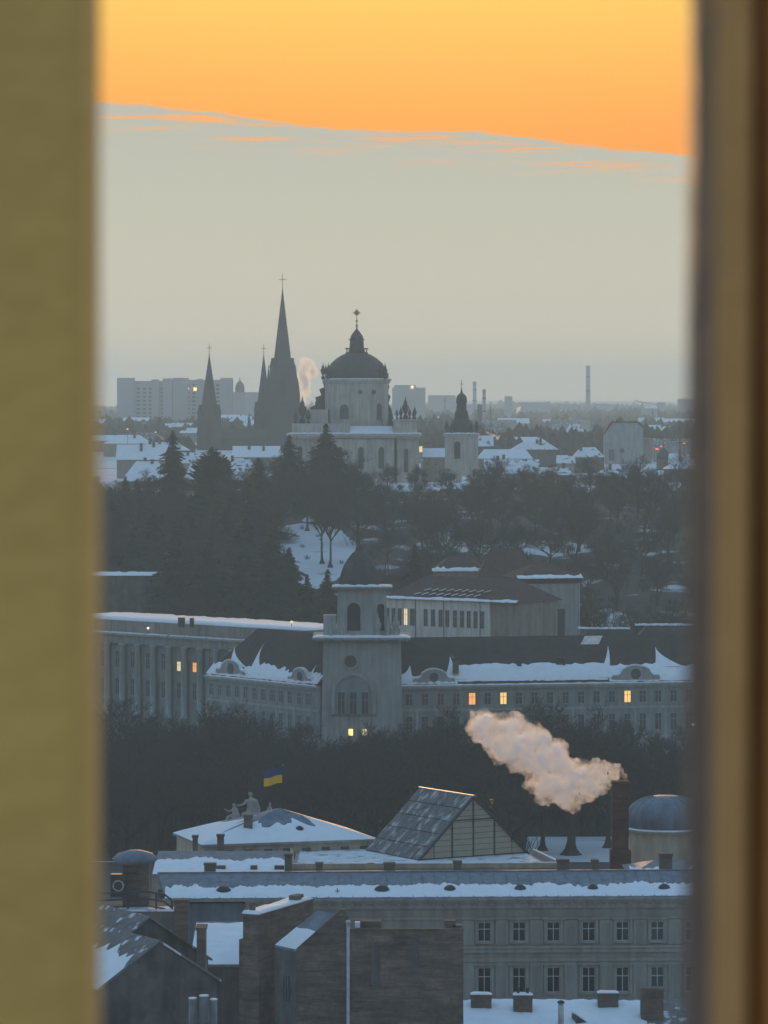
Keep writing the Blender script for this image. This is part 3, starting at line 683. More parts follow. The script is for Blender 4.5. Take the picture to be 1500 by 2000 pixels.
    for p, py, r in ((437, 1744, .75), (747, 1736, .75), (880, 1738, .6), (1018, 1737, .6), (1160, 1736, .55), (1300, 1736, .6)):
        u = fr.upx(p); tt = .26; v = -.75 + 7.35 * tt; zz = ze + (zr - ze) * tt
        m = MB(fr); m.lathe(u, v, [(r * 1.05, zz - .2), (r, zz + .2), (r * .8, zz + .42), (r * .4, zz + .56), (.05, zz + .6)], 14, .8); o = m.build('roof_dormer', 'metal_dark', t, True)
    # chimney stubs along the ridge
    for i, (a, b, top, D) in enumerate(((399, 421, 1686, 410), (556, 570, 1668, 412), (617, 630, 1685, 411), (750, 771, 1685, 410), (886, 901, 1682, 411), (1088, 1111, 1679, 410), (1156, 1168, 1679, 411), (1288, 1313, 1667, 411))):
        lab = ['dark square chimney stub in front of the rear snowy roof strip', 'tall brown chimney stub at the corner where the palace roof meets the hall parapet', 'small slim chimney stub in front of the hall parapet, left of the glass gable', 'dark chimney stub below the foot of the glass roof slope', 'slim chimney stub below the glass gable', 'broad dark chimney stub right of the glass gable', 'thin chimney stub between glass gable and red brick smokestack', 'large dark chimney stub below the metal dome'][i]
        chimney('chimney_stub', lab, a, b, top, D, 22.6, 'brick_old', dep=.9)
    t2 = thing('roof_antenna', 'thin antenna mast standing on the snowy palace roof edge', 'antenna', (X(659, 401), 401, 22.5)); x = X(659, 401)
    MB().lathe(x, 401.2, [(.05, 22.5), (.04, Z(1735, 401))], 6).build('mast', 'metal_dark', t2); MB().box(x - .25, x + .25, 401.17, 401.23, Z(1741, 401), Z(1741, 401) + .06).build('crossbar', 'metal_dark', t2)
    # low house row between the pieces: rear wing with its own snowy roof strip
    fr2 = frame_px(296, 415, 556, 415); z2e, z2r = Z(1709, 414.5), Z(1662, 424)
    t3 = thing('rear_wing', 'rear wing with grey metal roof and a smooth snow strip, behind the palace roof', 'building', fr2(fr2.len / 2, 6, 0))
    MB(fr2).box(0, fr2.len, .3, 15, 0, z2e - .05).build('wall', 'plaster_cream', t3)
    m = MB(fr2); hip(m, 0, fr2.len + .4, -.3, 18.5, z2e, z2r, .2); r3 = m.build('roof', 'metal_roof', t3)
    m = MB(fr2); snow_slope(m, .1, fr2.len + .1, -.3, z2e, 9.1, z2r, .03, .66, .12, 5.5, .2, .3, .3); m.build('roof_snow', 'snow', t3, True)
    for p, w_ in ((430, .5), (495, .35), (545, .5)):
        u = fr2.upx(p); MB(fr2).box(u - w_, u + w_, 1.2, 1.8, z2e + .1, z2e + .75).build('roof_vent', 'brick_old' if p < 540 else 'metal_dark', t3)
    # pavilion with low hipped roof
    ang = R(17); fp = Frame(X(395, 432), 432, ang); w, d = 19.6, 12.5; ez = Z(1650, 432); Dm = 432 + w / 2 * math.sin(ang) + d / 2 * math.cos(ang); az = Z(1578, Dm)
    t4 = thing('roof_pavilion', 'cream pavilion with shallow snow-patched hip roof carrying sculptures and a flag', 'building', fp(w / 2, d / 2, 0))
    MB(fp).box(.25, w - .25, .25, d - .25, 0, ez - .25).build('wall', 'plaster_cream', t4)
    MB(fp).box(-.1, w + .1, -.1, d + .1, ez - .25, ez).build('cornice', 'plaster_trim', t4)
    m = MB(fp); iu = fp.upx(545, d / 2) ; iu = min(max(iu, 5), w - 5)
    a, b, c, dd, e = (-.1, -.1, ez + .002), (w + .1, -.1, ez + .002), (w + .1, d + .1, ez + .002), (-.1, d + .1, ez + .002), (iu, d / 2, az)
    m.poly(a, b, e); m.poly(b, c, e); m.poly(c, dd, e); m.poly(dd, a, e); m.build('roof', 'metal_roof', t4)
    # snow on front slope: a ragged sheet
    def tri_snow(p0, p1, ap, hi, seed, amp):
        m = MB(fp); p0, p1, ap = Vector(p0), Vector(p1), Vector(ap); nr = (p1 - p0).cross(ap - p0).normalized(); nr = nr if nr.z > 0 else -nr; N = 46; g = []
        for i in range(N + 1):
            s_ = i / N; base = p0.lerp(p1, s_); lim = 1 - abs(2 * s_ - 1) * .0
            h1 = max(.05, min(.97, hi + amp * (mnoise.noise(Vector((s_ * 5, seed, 0))) + .18 * mnoise.noise(Vector((s_ * 14, seed, 3)))))); col = []
            for j in range(6):
                q = base.lerp(ap, h1 * j / 5); hh = .1 if 0 < i < N and 0 < j < 5 else .012
                col.append(m.pt(tuple(q + nr * hh)))
            g.append(col)
        for a_, b_ in zip(g, g[1:]):
            for j in range(5): m.f.append([a_[j], b_[j], b_[j + 1], a_[j + 1]])
        return m
    tri_snow(a, b, e, .46, 2.7, .5).build('roof_snow', 'snow', t4, True); tri_snow(dd, a, e, .6, 6.1, .5).build('roof_snow', 'snow', t4, True)
    for p, py in ((585, 1632),):
        u = fp.upx(p, 2.2); m = MB(fp); zz = ez + (az - ez) * 2.2 / (d / 2); m.lathe(u, 2.2, [(.5, zz - .2), (.45, zz + .15), (.2, zz + .35), (.03, zz + .4)], 12); m.build('roof_dormer', 'metal_dark', t4, True)
    for k in range(9):
        u = .9 + k * 2.15; m = MB(fp).box(u - .45, u + .45, .12, .25, ez - 2.1, ez - .7); m.build('blind_window', 'shutter_dark', t4)
    for (a_, b_, py0, dep) in ((376, 388, 1630, 3.6),):
        pass
    for i, (a_, b_, top, D) in enumerate(((376, 386, 1632, 428), (424, 437, 1630, 430), (476, 493, 1592, 436))):
        chimney('chimney_stub', ['narrow dark chimney stub against the pavilion left wall', 'short dark chimney stub at the pavilion eave corner', 'stout grey chimney stub standing in the snow of the pavilion roof'][i], a_, b_, top, D, 22.5, 'brick_old', dep=.8)
    # flag on its pole
    D = Dm; zt = Z(1496, D)
    t5 = thing('flagpole', 'thin flagpole at the pavilion roof peak with blue and yellow flag', 'flagpole', (X(552, D), D, az)); x = X(552, D)
    MB().lathe(x, D, [(.07, az - .5), (.045, zt)], 8).build('pole', 'metal_dark', t5); MB().lathe(x, D, [(.01, zt), (.09, zt + .06), (.01, zt + .14)], 8).build('finial', 'gold_leaf', t5)
    fl = thing('flag', 'blue and yellow bicolour flag blowing to the left from its pole', 'flag', (x, D, zt))
    W_, H_ = 2.0, 1.75
    for nm, z0, z1, mt in (('blue_stripe', .5, 1.0, 'flag_blue'), ('yellow_stripe', 0, .5, 'flag_yellow')):
        m = MB(); n = 16; rows = 5; g = []
        for i in range(n + 1):
            s_ = i / n
            g.append([m.pt((x - .05 - W_ * s_, D + .22 * math.sin(s_ * 6.0 + (z0 + (z1 - z0) * j / rows) * 1.6) * s_, zt - .15 - H_ + H_ * (z0 + (z1 - z0) * j / rows) - .28 * s_ + .09 * math.sin(s_ * 5 + .6))) for j in range(rows + 1)])
        for a_, b_ in zip(g, g[1:]):
            for j in range(rows): m.f.append([a_[j], b_[j], b_[j + 1], a_[j + 1]])
        m.build(nm, mt, fl, True)
    # sculpture group: seated draped figure with two smaller figures (stone)
    D = Dm + 4.5; base = Z(1602, D); k = D / F
    def S(px, py, dv=0.0): return Vector((X(px, D), D + dv, Z(py, D)))
    bz = ez - .1
    st = thing('sculpture_group', 'pale stone sculpture of a seated draped figure between two lower figures on pavilion roof', 'sculpture', (X(480, D), D, bz))
    MB().box(X(440, D), X(530, D), D - .9, D + 1.0, bz, Z(1603, D)).build('plinth', 'stone_statue', st)
    off = ROOT[st.name]
    main = [(S(489, 1551), .26), (S(489, 1556), S(490, 1562), .15, .16), (S(482, 1566), S(499, 1566), .30, .30), (S(491, 1566), S(492, 1585), .50, .60), (S(492, 1585), S(490, 1602), .65, .85), (S(478, 1592, -.3), S(505, 1592, -.3), .42, .42), (S(481, 1567), S(473, 1572, -.2), .20, .15), (S(473, 1572, -.2), S(462, 1573, -.3), .15, .11), (S(501, 1567), S(507, 1580, -.1), .20, .16), (S(507, 1580, -.1), S(503, 1590, -.5), .16, .13), (S(480, 1592, -.5), S(479, 1604, -.6), .32, .28), (S(500, 1592, -.5), S(501, 1604, -.6), .32, .28)]
    o = bpy.data.objects.new('seated_figure', blob(main, .09, 'seated_figure', 'stone_statue', off, lambda c: .05 * mnoise.noise(c * 2.3))); C.objects.link(o); o.parent = st
    left = [(S(457, 1572), .2), (S(457, 1577), S(459, 1583), .18, .28), (S(459, 1583), S(462, 1596), .36, .5), (S(460, 1592), S(446, 1596), .3, .2), (S(446, 1596), S(441, 1604), .2, .16), (S(455, 1581), S(446, 1585), .13, .1), (S(446, 1585), S(439, 1580), .1, .09), (S(462, 1598), S(458, 1605), .5, .45)]
    o = bpy.data.objects.new('reclining_figure', blob(left, .08, 'reclining_figure', 'stone_statue', off, lambda c: .05 * mnoise.noise(c * 2.6))); C.objects.link(o); o.parent = st
    right = [(S(527, 1570), .17), (S(527, 1574), S(527, 1580), .15, .24), (S(527, 1580), S(524, 1592), .3, .38), (S(524, 1592), S(520, 1604), .4, .42), (S(526, 1580), S(518, 1586), .12, .1)]
    o = bpy.data.objects.new('side_figure', blob(right, .08, 'side_figure', 'stone_statue', off, lambda c: .05 * mnoise.noise(c * 2.6))); C.objects.link(o); o.parent = st
    # hall with big glazed gable
    th = R(31); D = 426.5; g0 = Frame(X(818, D), D, th); gw = 13.6; gz = 22.9; rz = Z(1556, D + gw / 2 * math.sin(th)); gl = 10.8
    t6 = thing('skylight_hall', 'hall with flat snowy parapet roof carrying a steep grey glazed gable', 'building', g0(gw / 2, gl / 2, 0))
    fh = frame_px(572, 420, 1096, 421); hz = Z(1697, 420)
    rd = Vector((-math.sin(th), math.cos(th)))
    gr = g0(gw + .4, 0, 0).xy; gb = gr + rd * (gl + .8)
    foot = [fh(0, 0, 0).xy, fh(fh.len, 0, 0).xy, Vector((gr.x + .3, gr.y - .3)), Vector((gb.x, gb.y)), Vector((fh(0, 0, 0).x, gb.y + 3))]
    def slab(ft, z0, z1, name, mm):
        m = MB(); n = len(ft); A = [m.pt((q_.x, q_.y, z0)) for q_ in ft]; B = [m.pt((q_.x, q_.y, z1)) for q_ in ft]
        m.f += [A[::-1], B] + [[A[k_], A[(k_ + 1) % n], B[(k_ + 1) % n], B[k_]] for k_ in range(n)]; return m.build(name, mm, t6)
    slab(foot, 0, hz, 'wall', 'plaster_cream')
    slab([fh(.4, .4, 0).xy, fh(fh.len - 1.2, .4, 0).xy, Vector((gr.x - .4, gr.y - .2)), Vector((gb.x - .6, gb.y - .2)), Vector((foot[4].x + .4, foot[4].y - .5))], hz + .01, hz + .11, 'roof_snow', 'snow_dirty')
    m = MB(fh); m.box(-.1, fh.len + .1, -.1, .25, hz, hz + .5); m.build('parapet', 'plaster_cream', t6)
    MB(fh).box(-.1, .2, .26, 26, hz, hz + .45).build('parapet', 'plaster_cream', t6)
    fe = foot[1]; an = math.atan2(foot[2].y - fe.y, foot[2].x - fe.x); fq = Frame(fe.x, fe.y, an); MB(fq).box(.3, (foot[2] - fe).length, -.12, .18, hz, hz + .55).build('parapet', 'plaster_cream', t6)
    m = MB(fq); snow_ledge(m, .3, (foot[2] - fe).length, -.12, .18, hz + .55, .09, 1.8, .5); m.build('parapet_snow', 'snow', t6, True)
    m = MB(fh); snow_ledge(m, -.1, fh.len + .1, -.1, .25, hz + .5, .10, 3.8, .7); m.build('parapet_snow', 'snow_dirty', t6, True)
    gz = hz + .13
    f0 = (0, gz); f1 = (gw, gz); ap = (gw / 2, rz)
    MB(g0).prism([(.1, gz), (gw - .1, gz), (gw / 2, rz - .15)], .12, .2).build('gable_backing', 'dark_void', t6)
    # gable panes: rows of panels between mullions
    nrow = 10; cols = [-.5, -.36, -.195, 0.0, .195, .36, .5]
    for r_ in range(nrow):
        za, zb = gz + .12 + (rz - gz - .3) * r_ / nrow, gz + .12 + (rz - gz - .3) * (r_ + 1) / nrow - .045
        for ca, cb in zip(cols, cols[1:]):
            ua, ub = gw / 2 + ca * gw + .05, gw / 2 + cb * gw - .05
            def half(zz): return (gw / 2 - .12) * (1 - (zz - gz) / (rz - gz))
            pa = max(ua, gw / 2 - half(za)), min(ub, gw / 2 + half(za)); pb = max(ua, gw / 2 - half(zb)), min(ub, gw / 2 + half(zb))
            if pa[1] - pa[0] < .08: continue
            if pb[1] - pb[0] < .02:
                mid = pb[0] if ca < 0 else pb[1]; mid = min(max(mid, pa[0]), pa[1])
                # clipped corner
                zz = min(zb, gz + (rz - gz) * (1 - (gw / 2 - (ub if ca < 0 else gw - ua)) / (gw / 2 - .12)) if ca < 0 else gz + (rz - gz) * (1 - (ua - gw / 2) / (gw / 2 - .12)))
                tip = ub if ca < 0 else ua
                MB(g0).prism([(pa[0], za), (pa[1], za), (tip, max(za + .05, zz))], .02, .07).build('pane', 'glass_gable', t6)
            else:
                # polygon with possible clipped side
                poly = [(pa[0], za), (pa[1], za), (pb[1], zb), (pb[0], zb)]
                MB(g0).prism(poly, .02 + .012 * rng.random(), .07).build('pane', 'glass_gable', t6)
    for c_ in (-.195, 0, .195):
        top = gz + (rz - gz) * (1 - abs(c_) * 2) - .12; MB(g0).box(gw / 2 + c_ * gw - .07, gw / 2 + c_ * gw + .07, -.06, .1, gz, top).build('mullion', 'metal_dark', t6)
    MB(g0).box(gw / 2 - .195 * gw, gw / 2 + .195 * gw, -.05, .09, gz + 3.9, gz + 4.02).build('transom', 'metal_dark', t6)
    for sg in (-1, 1):
        m = MB(g0); e = gw / 2 + sg * (gw / 2 + .25); k = .25 * (rz - gz) / (gw / 2); 
        o_ = [(gw / 2, rz + .14), (e, gz - k + .14), (e, gz - k - .12), (gw / 2, rz - .14)]
        m.prism(o_ if sg > 0 else o_[::-1], -.2, .14); m.build('verge', 'metal_dark', t6)
    # left glazed slope: individual sheets
    sl = (rz - gz) / (gw / 2); ncol, nr = 8, 5; sheet = None
    for i in range(ncol):
        for j in range(nr):
            va, vb = .16 + gl * i / ncol + .03, .16 + gl * (i + 1) / ncol - .03; ta, tb = j / nr + .006, (j + 1) / nr - .006
            lift = .03 + .03 * rng.random()
            pts = [(gw / 2 * ta - lift * .8, va, gz + (rz - gz) * ta + lift), (gw / 2 * ta - lift * .8, vb, gz + (rz - gz) * ta + lift), (gw / 2 * tb - lift * .8, vb, gz + (rz - gz) * tb + lift), (gw / 2 * tb - lift * .8, va, gz + (rz - gz) * tb + lift)]
            m = MB(g0); low = [(p[0] + .04, p[1], p[2] - .05) for p in pts]; A = [m.pt(p) for p in pts]; B = [m.pt(p) for p in low]
            m.f += [A, B[::-1]] + [[A[k], A[(k + 1) % 4], B[(k + 1) % 4], B[k]] for k in range(4)]
            m.build('roof_sheet', 'glass_lichen', t6)
    m = MB(g0); m.poly((0, .15, gz - .04), (0, gl + .2, gz - .04), (gw / 2, gl + .2, rz - .04), (gw / 2, .15, rz - .04)); m.build('sheet_frame', 'metal_dark', t6)
    m = MB(g0); m.poly((gw, .15, gz), (gw, gl + .2, gz), (gw / 2, gl + .2, rz - .02), (gw / 2, .15, rz - .02)); m.poly((0, gl + .2, gz), (gw, gl + .2, gz), (gw / 2, gl + .2, rz - .05)); m.build('rear_slope', 'glass_lichen', t6)
    MB(g0).box(gw / 2 - .16, gw / 2 + .16, -.15, gl + .2, rz + .02, rz + .16).build('ridge_cap', 'metal_light', t6)
    # brick smokestack
    D = 432.0; zt = Z(1526, D); xa, xb = X(1196, D), X(1228, D)
    t7 = thing('smokestack', 'tall square red brick smokestack with steam drifting from its top', 'chimney', ((xa + xb) / 2, D + .9, 0))
    MB().box(xa - .2, xb + .25, D - .2, D + 2.1, 0, Z(1662, D)).build('base', 'brick_red', t7)
    MB().box(xa, xb, D, D + 1.8, Z(1662, D), zt - .35).build('shaft', 'brick_red', t7)
    MB().box(xa - .1, xb + .1, D - .1, D + 1.9, zt - .35, zt - .1).build('crown', 'brick_red', t7); MB().box(xa + .03, xb - .03, D + .03, D + 1.77, zt - .1, zt).build('crown', 'brick_red', t7)
    # metal dome with drum
    D = 444.0; cx = X(1306, D); r = 78 * D / F; zb = Z(1626, D); zs = Z(1600, D); zt = Z(1561, D)
    t8 = thing('domed_pavilion', 'round cream pavilion with a ribbed grey metal dome beside the brick smokestack', 'building', (cx, D + r, 0))
    MB().lathe(cx, D + r, [(r * .93, 0), (r * .93, zb - .3)], 32).build('drum', 'plaster_cream', t8)
    MB().lathe(cx, D + r, [(r * .95, zb - .3), (r * 1.04, zb - .2), (r * 1.04, zb)], 32).build('cornice', 'plaster_trim', t8)
    prof = [(r * .99, zb + .004), (r, zs)] + [(r * math.cos(a) ** .8, zs + (zt - zs) * math.sin(a)) for a in [R(q) for q in (18, 34, 50, 64, 76, 85)]]
    dm = MB().lathe(cx, D + r, prof, 40).build('dome', 'metal_roof', t8, True)
    for k in range(20):
        a = 2 * math.pi * k / 20; MB().tube([(cx + (q + .02) * math.cos(a), D + r + (q + .02) * math.sin(a), z_) for q, z_ in prof[1:-1]], .06, 5).build('rib', 'metal_roof', dm)
    m = MB(); m.lathe(cx, D + r, [(r * 1.0, zb), (r * 1.05, zb + .03), (r * 1.04, zb + .16), (r * .99, zb + .2)], 40); m.build('ledge_snow', 'snow', t8, True)
    # roof slope at the right edge below the dome
    f9 = frame_px(1232, 414, 1420, 414); z9 = Z(1700, 414)
    t9 = thing('side_roof', 'grey metal side roof with snow rim below the domed pavilion', 'roof', f9(f9.len / 2, 8, 0))
    MB(f9).box(0, f9.len, 0, 10, 0, z9 - .6).build('wall', 'plaster_cream', t9); m = MB(f9); hip(m, -.3, f9.len, -.3, 10.3, z9 - .6, z9 + .5, 3); m.build('roof', 'metal_roof', t9)
    m = MB(f9); snow_slope(m, 0, f9.len, -.3, z9 - .6, 5, z9 + .5, .05, .5, .3, 4.4, .15); m.build('roof_snow', 'snow', t9, True)
build_palace()

# ------------------------------------------------------------------ corner-tower building beyond the park
def scroll_gable(fr, u, w, zb, h, v, parent, seed):
    """baroque attic gable: curved outline, with snow on its shoulders"""
    pts = [(-1, 0), (1, 0), (1, .28), (.92, .42), (.74, .40), (.62, .52), (.55, .74), (.36, .90), (.14, .98), (0, 1.0), (-.14, .98), (-.36, .90), (-.55, .74), (-.62, .52), (-.74, .40), (-.92, .42), (-1, .28)]
    o = MB(fr).prism([(u + a * w / 2, zb + b * h) for a, b in pts], v, v + .5).build('attic_gable', 'plaster_pale', parent)
    m = MB(fr); top = pts[2:]
    for (a, b), (c, d) in zip(top, top[1:]):
        m.prism([(u + a * w / 2 * 1.02, zb + b * h + .02), (u + c * w / 2 * 1.02, zb + d * h + .02), (u + c * w / 2 * 1.02, zb + d * h + .26), (u + a * w / 2 * 1.02, zb + b * h + .26)], v - .1, v + .6)
    m.build('gable_snow', 'snow', o)
    MB(fr).lathe(u, v - .05, [(.01, zb + h * .42), (.01, zb + h * .421)], 3)
    n = 12; q = w * .11
    MB(fr).prism([(u + q * math.cos(2 * math.pi * k / n), zb + h * .5 + q * math.sin(2 * math.pi * k / n)) for k in range(n)], v - .06, v - .005).build('oculus', 'shutter_dark', o)
def urn(mb, u, v, z, h):
    r = h * .15
    mb.lathe(u, v, [(r * .7, z), (r * .7, z + h * .12), (r * .3, z + h * .2), (r * .9, z + h * .42), (r, z + h * .55), (r * .5, z + h * .64), (r * .6, z + h * .7), (r * .2, z + h * .82), (.02, z + h)], 8)
def build_corner():
    t = thing('corner_tower_building', 'long pale building with baroque attic gables, dark steep roof and a domed corner tower', 'building', (X(707, 757), 757, 0))
    fr = frame_px(752, 757, 1530, 772.2); Ln = fr.len; fl = frame_px(404, 787, 624, 756.5); Ll = fl.len
    ze = 18.0
    def wing(f, L, u_lit, cols, off):
        MB(f).box(0, L, 0, 15, 0, ze - .7).build('wall', 'plaster_green', t)
        MB(f).box(-.1, L, -.35, 0.3, ze - .95, ze - .55).build('cornice', 'plaster_pale', t); MB(f).box(-.1, L, -.75, .3, ze - .54, ze - .15).build('cornice', 'plaster_pale', t)
        MB(f).box(0, L, -.2, -.01, ze - 5.0, ze - 4.6).build('string_course', 'plaster_pale', t)
        MB(f).box(0, L, -.2, -.01, ze - 10.6, ze - 10.2).build('string_course', 'plaster_pale', t)
        n = int(L / 3.1)
        for k in range(n):
            u = 1.6 + k * (L - 2.2) / n
            for (zb, h, st) in ((ze - 3.9, 2.3, 0), (ze - 9.2, 3.3, 1), (ze - 14.6, 3.0, 2)):
                lit = u_lit.get((k, st)); g = lit or 'glass_far'
                window(t, f, u, zb, -.03, 1.35, h, 'cross1', g, 'plaster_pale', proud=.06)
            if k % 2 == 0: MB(f).box(u - 1.75, u - 1.3, -.14, -.004, ze - 15.5, ze - 5.0).build('pilaster', 'plaster_pale', t)
    kr = {}
    n = int(Ln / 3.1)
    def near(f, L, px):
        n = int(L / 3.1); u = f.upx(px); return min(range(n), key=lambda k: abs(1.6 + k * (L - 2.2) / n - u))
    kr[(near(fr, Ln, 930), 0)] = 'lit_orange'; kr[(near(fr, Ln, 995), 0)] = 'lit_yellow'; kr[(near(fr, Ln, 1215), 0)] = 'lit_yellow'; kr[(near(fr, Ln, 770), 1)] = 'lit_pale'
    wing(fr, Ln, kr, 0, 0); wing(fl, Ll, {}, 0, 0)
    # steep roofs
    zr = 26.4
    m = MB(fr); m.poly((0, -.6, ze), (Ln, -.6, ze), (Ln, 8.4, zr), (3.2, 8.4, zr)); m.poly((3.2, 8.4, zr), (Ln, 8.4, zr), (Ln, 15, ze - .6), (0, 15, ze - .6)); m.build('roof', 'roof_brown', t)
    m = MB(fl); m.poly((-.3, -.6, ze), (Ll, -.6, ze), (Ll - 2.6, 8, zr + .6), (6, 8, zr + .6)); m.poly((-.3, -.6, ze), (6, 8, zr + .6), (-.3, 15, ze)); m.poly((6, 8, zr + .6), (Ll - 2.6, 8, zr + .6), (Ll, 15, ze), (-.3, 15, ze)); m.build('roof', 'roof_brown', t)
    m = MB(fr); snow_slope(m, fr.upx(893), fr.upx(1188), -.6, ze, 8.4, zr, .06, .42, .05, 3.3, .3, .7, .2); m.build('roof_snow', 'snow', t, True)
    m = MB(fr); snow_slope(m, fr.upx(1190), Ln, -.6, ze, 8.4, zr, .02, .36, .07, 8.3, .3, .7, .2); m.build('roof_snow', 'snow', t, True)
    m = MB(fr); snow_slope(m, fr.upx(758), fr.upx(893), -.6, ze, 8.4, zr, .02, .22, .10, 4.3, .3, .7, .2); m.build('roof_snow', 'snow', t, True)
    m = MB(fl); snow_slope(m, .2, Ll - .3, -.6, ze, 8, zr + .6, .02, .24, .10, 7.3, .3, .7, .2); m.build('roof_snow', 'snow', t, True)
    for f, L, s_ in ((fr, Ln, 1.), (fl, Ll, 2.)):
        m = MB(f); snow_ledge(m, 0, L, -.72, .2, ze - .15, .28, s_, 1.0); m.build('cornice_snow', 'snow', t, True)
    # snow wedges lying in the valleys behind the attic gables
    def wedge(f, pa, pb, pt, hi, zr_, vr, lo=.1):
        ua, ub, ut = f.upx(pa), f.upx(pb), f.upx(pt, vr * hi)
        def q(u, tt, h): return (u, -.6 + (vr + .6) * tt - .7 * h, ze + (zr_ - ze) * tt + .7 * h)
        m = MB(f); A = [q(ua, lo, .02), q(ub, lo, .02), q(ut, hi, .02)]; B = [q(ua + .1, lo + .02, .4), q(ub - .1, lo + .02, .4), q(ut, hi - .03, .15)]
        n = 6; Lf, Rt = [], []
        for k in range(n + 1):
            s_ = k / n; cu = s_ - .55 * s_ * (1 - s_); tt = lo + (hi - lo) * s_
            e0 = ua + (ut - ua) * min(1, s_ + .5 * s_ * (1 - s_)); e1 = ub + (ut - ub) * min(1, s_ + .9 * s_ * (1 - s_))
            w_ = .22 * (1 - s_) + .03; Lf.append((q(e0, tt, .02), q(e0 + (e1 - e0) * .2, tt, w_))); Rt.append((q(e1, tt, .02), q(e1 - (e1 - e0) * .2, tt, w_)))
        for k in range(n):
            m.poly(Lf[k][1], Rt[k][1], Rt[k + 1][1], Lf[k + 1][1]); m.poly(Lf[k][0], Lf[k][1], Lf[k + 1][1], Lf[k + 1][0]); m.poly(Rt[k][1], Rt[k][0], Rt[k + 1][0], Rt[k + 1][1])
        m.build('valley_snow', 'snow', t)
    wedge(fr, 1166, 1190, 1187, .78, zr, 8.4); wedge(fr, 1285, 1345, 1279, .74, zr, 8.4, .3); wedge(fr, 866, 920, 878, .6, zr, 8.4, .1)
    wedge(fl, 483, 512, 519, .74, zr + .6, 8); wedge(fl, 440, 475, 464, .66, zr + .6, 8, .2); wedge(fl, 596, 622, 622, .4, zr + .6, 8, .02)
    wedge(fr, 775, 806, 800, .42, zr, 8.4)
    for f, a, b, h in ((fr, 806, 888, 3.0), (fr, 1194, 1288, 3.2), (fl, 424, 482, 3.3), (fl, 565, 611, 3.0)):
        ua, ub = f.upx(a), f.upx(b); scroll_gable(f, (ua + ub) / 2, ub - ua, ze - .1, h, -.3, t, a)
    # chimneys and dormers on the roof
    for px, hi, w in ((1020, .36, .8), (1098, .40, 1.0), (1108, .38, .6)):
        u = fr.upx(px); vv = -.6 + 9 * hi; zz = ze + (zr - ze) * hi; MB(fr).box(u - w / 2, u + w / 2, vv - .3, vv + .6, zz - .6, zz + 1.2).build('roof_dormer', 'metal_dark', t)
    m = MB(fr); u = fr.upx(1150); q = lambda u, tt: (u, -.6 + 9 * tt - .06, ze + (zr - ze) * tt + .08)
    m.poly(q(u, .80), q(u + 3.6, .80), q(u + 4.8, .98), q(u + 1.3, .98)); m.build('skylight', 'plaster_white', t)
    # ---- corner tower
    ft = Frame(X(626, 752), 752); s = F / 754.0; W = (788 - 626) / s
    zc = Z(1252, 752)
    m = MB(ft); m.taper(0, W, 0, W, 0, zc, .5); m.build('tower_wall', 'plaster_pale', t)
    m = MB(ft); pr = MB(ft)
    MB(ft).box(-.9, W + .9, -.9, W + .9, zc, zc + .35).build('tower_cornice', 'plaster_pale', t); MB(ft).box(-1.5, W + 1.3, -1.5, W + 1.3, zc + .35, zc + .7).build('tower_cornice', 'plaster_pale', t)
    m = MB(ft); snow_ledge(m, -1.45, W + 1.25, -1.45, 3, zc + .7, .4, 3.1, .8); m.build('ledge_snow', 'snow', t, True)
    window(t, ft, ft.upx(685), Z(1304, 752), .38, 2.3, 2.3, 'round', 'glass_far', 'plaster_pale', proud=.1)
    window(t, ft, ft.upx(690), Z(1395, 752), .06, 7.0, 7.2, 'arch', 'plaster_green', 'plaster_pale', proud=.3)
    for dx in (-2.2, 0, 2.2): window(t, ft, ft.upx(690) + dx, Z(1395, 752), -.32, 1.4, 4.2, 'cross1', 'glass_far', 'plaster_pale', proud=.12)
    for px, g in ((685, 'lit_gold'), (712, 'lit_pale')): window(t, ft, ft.upx(px), Z(1437, 752), -.02, .9, 1.3, 'cross1', g, 'plaster_pale', proud=.1)
    z1 = zc + .7; zt = Z(1152, 753); u0, u1 = ft.upx(657), ft.upx(757); Wd = u1 - u0; v0 = 2.0
    MB(ft).taper(u0, u1, v0, v0 + Wd, z1, zt, .25).build('belfry_wall', 'plaster_pale', t)
    MB(ft).box(u0 - .5, u1 + .5, v0 - .5, v0 + Wd + .5, zt, zt + .3).build('belfry_cornice', 'plaster_pale', t); MB(ft).box(u0 - .9, u1 + .9, v0 - .9, v0 + Wd + .9, zt + .3, zt + .55).build('belfry_cornice', 'plaster_pale', t)
    m = MB(ft); snow_ledge(m, u0 - .85, u1 + .85, v0 - .85, v0 + 1.2, zt + .55, .4, 7.1, .7); m.build('ledge_snow', 'snow', t, True)
    window(t, ft, ft.upx(691), Z(1232, 753), v0 - .0, 2.5, 5.2, 'arch', 'dark_void', 'plaster_pale', proud=.1)
    window(t, ft, ft.upx(744), Z(1232, 753), v0 - .0, 1.3, 5.0, 'arch', 'dark_void', 'plaster_pale', proud=.1)
    MB(ft).box(ft.upx(631), u0 - .05, v0 + .5, v0 + 5, z1, Z(1203, 753)).build('side_attic', 'plaster_pale', t)
    MB(ft).box(u1 + .05, ft.upx(782), v0 + .5, v0 + 5, z1, Z(1228, 753)).build('side_attic', 'plaster_pale', t)
    for px, py in ((738, 1202), (758, 1206), (773, 1198)):
        m = MB(ft); urn(m, ft.upx(px), v0 - 1.4, z1, (1250 - py) / s); m.build('urn', 'stone_statue', t, True)
    for px in (645, 668):
        m = MB(ft); urn(m, ft.upx(px), v0 - 1.2, z1, 2.2); m.build('urn', 'plaster_pale', t, True)
    # dark cap dome of the tower
    cu, cv = ft.upx(701), v0 + Wd / 2; r = 42 / s; zb = zt + .55; h = (1147 - 1068) / s
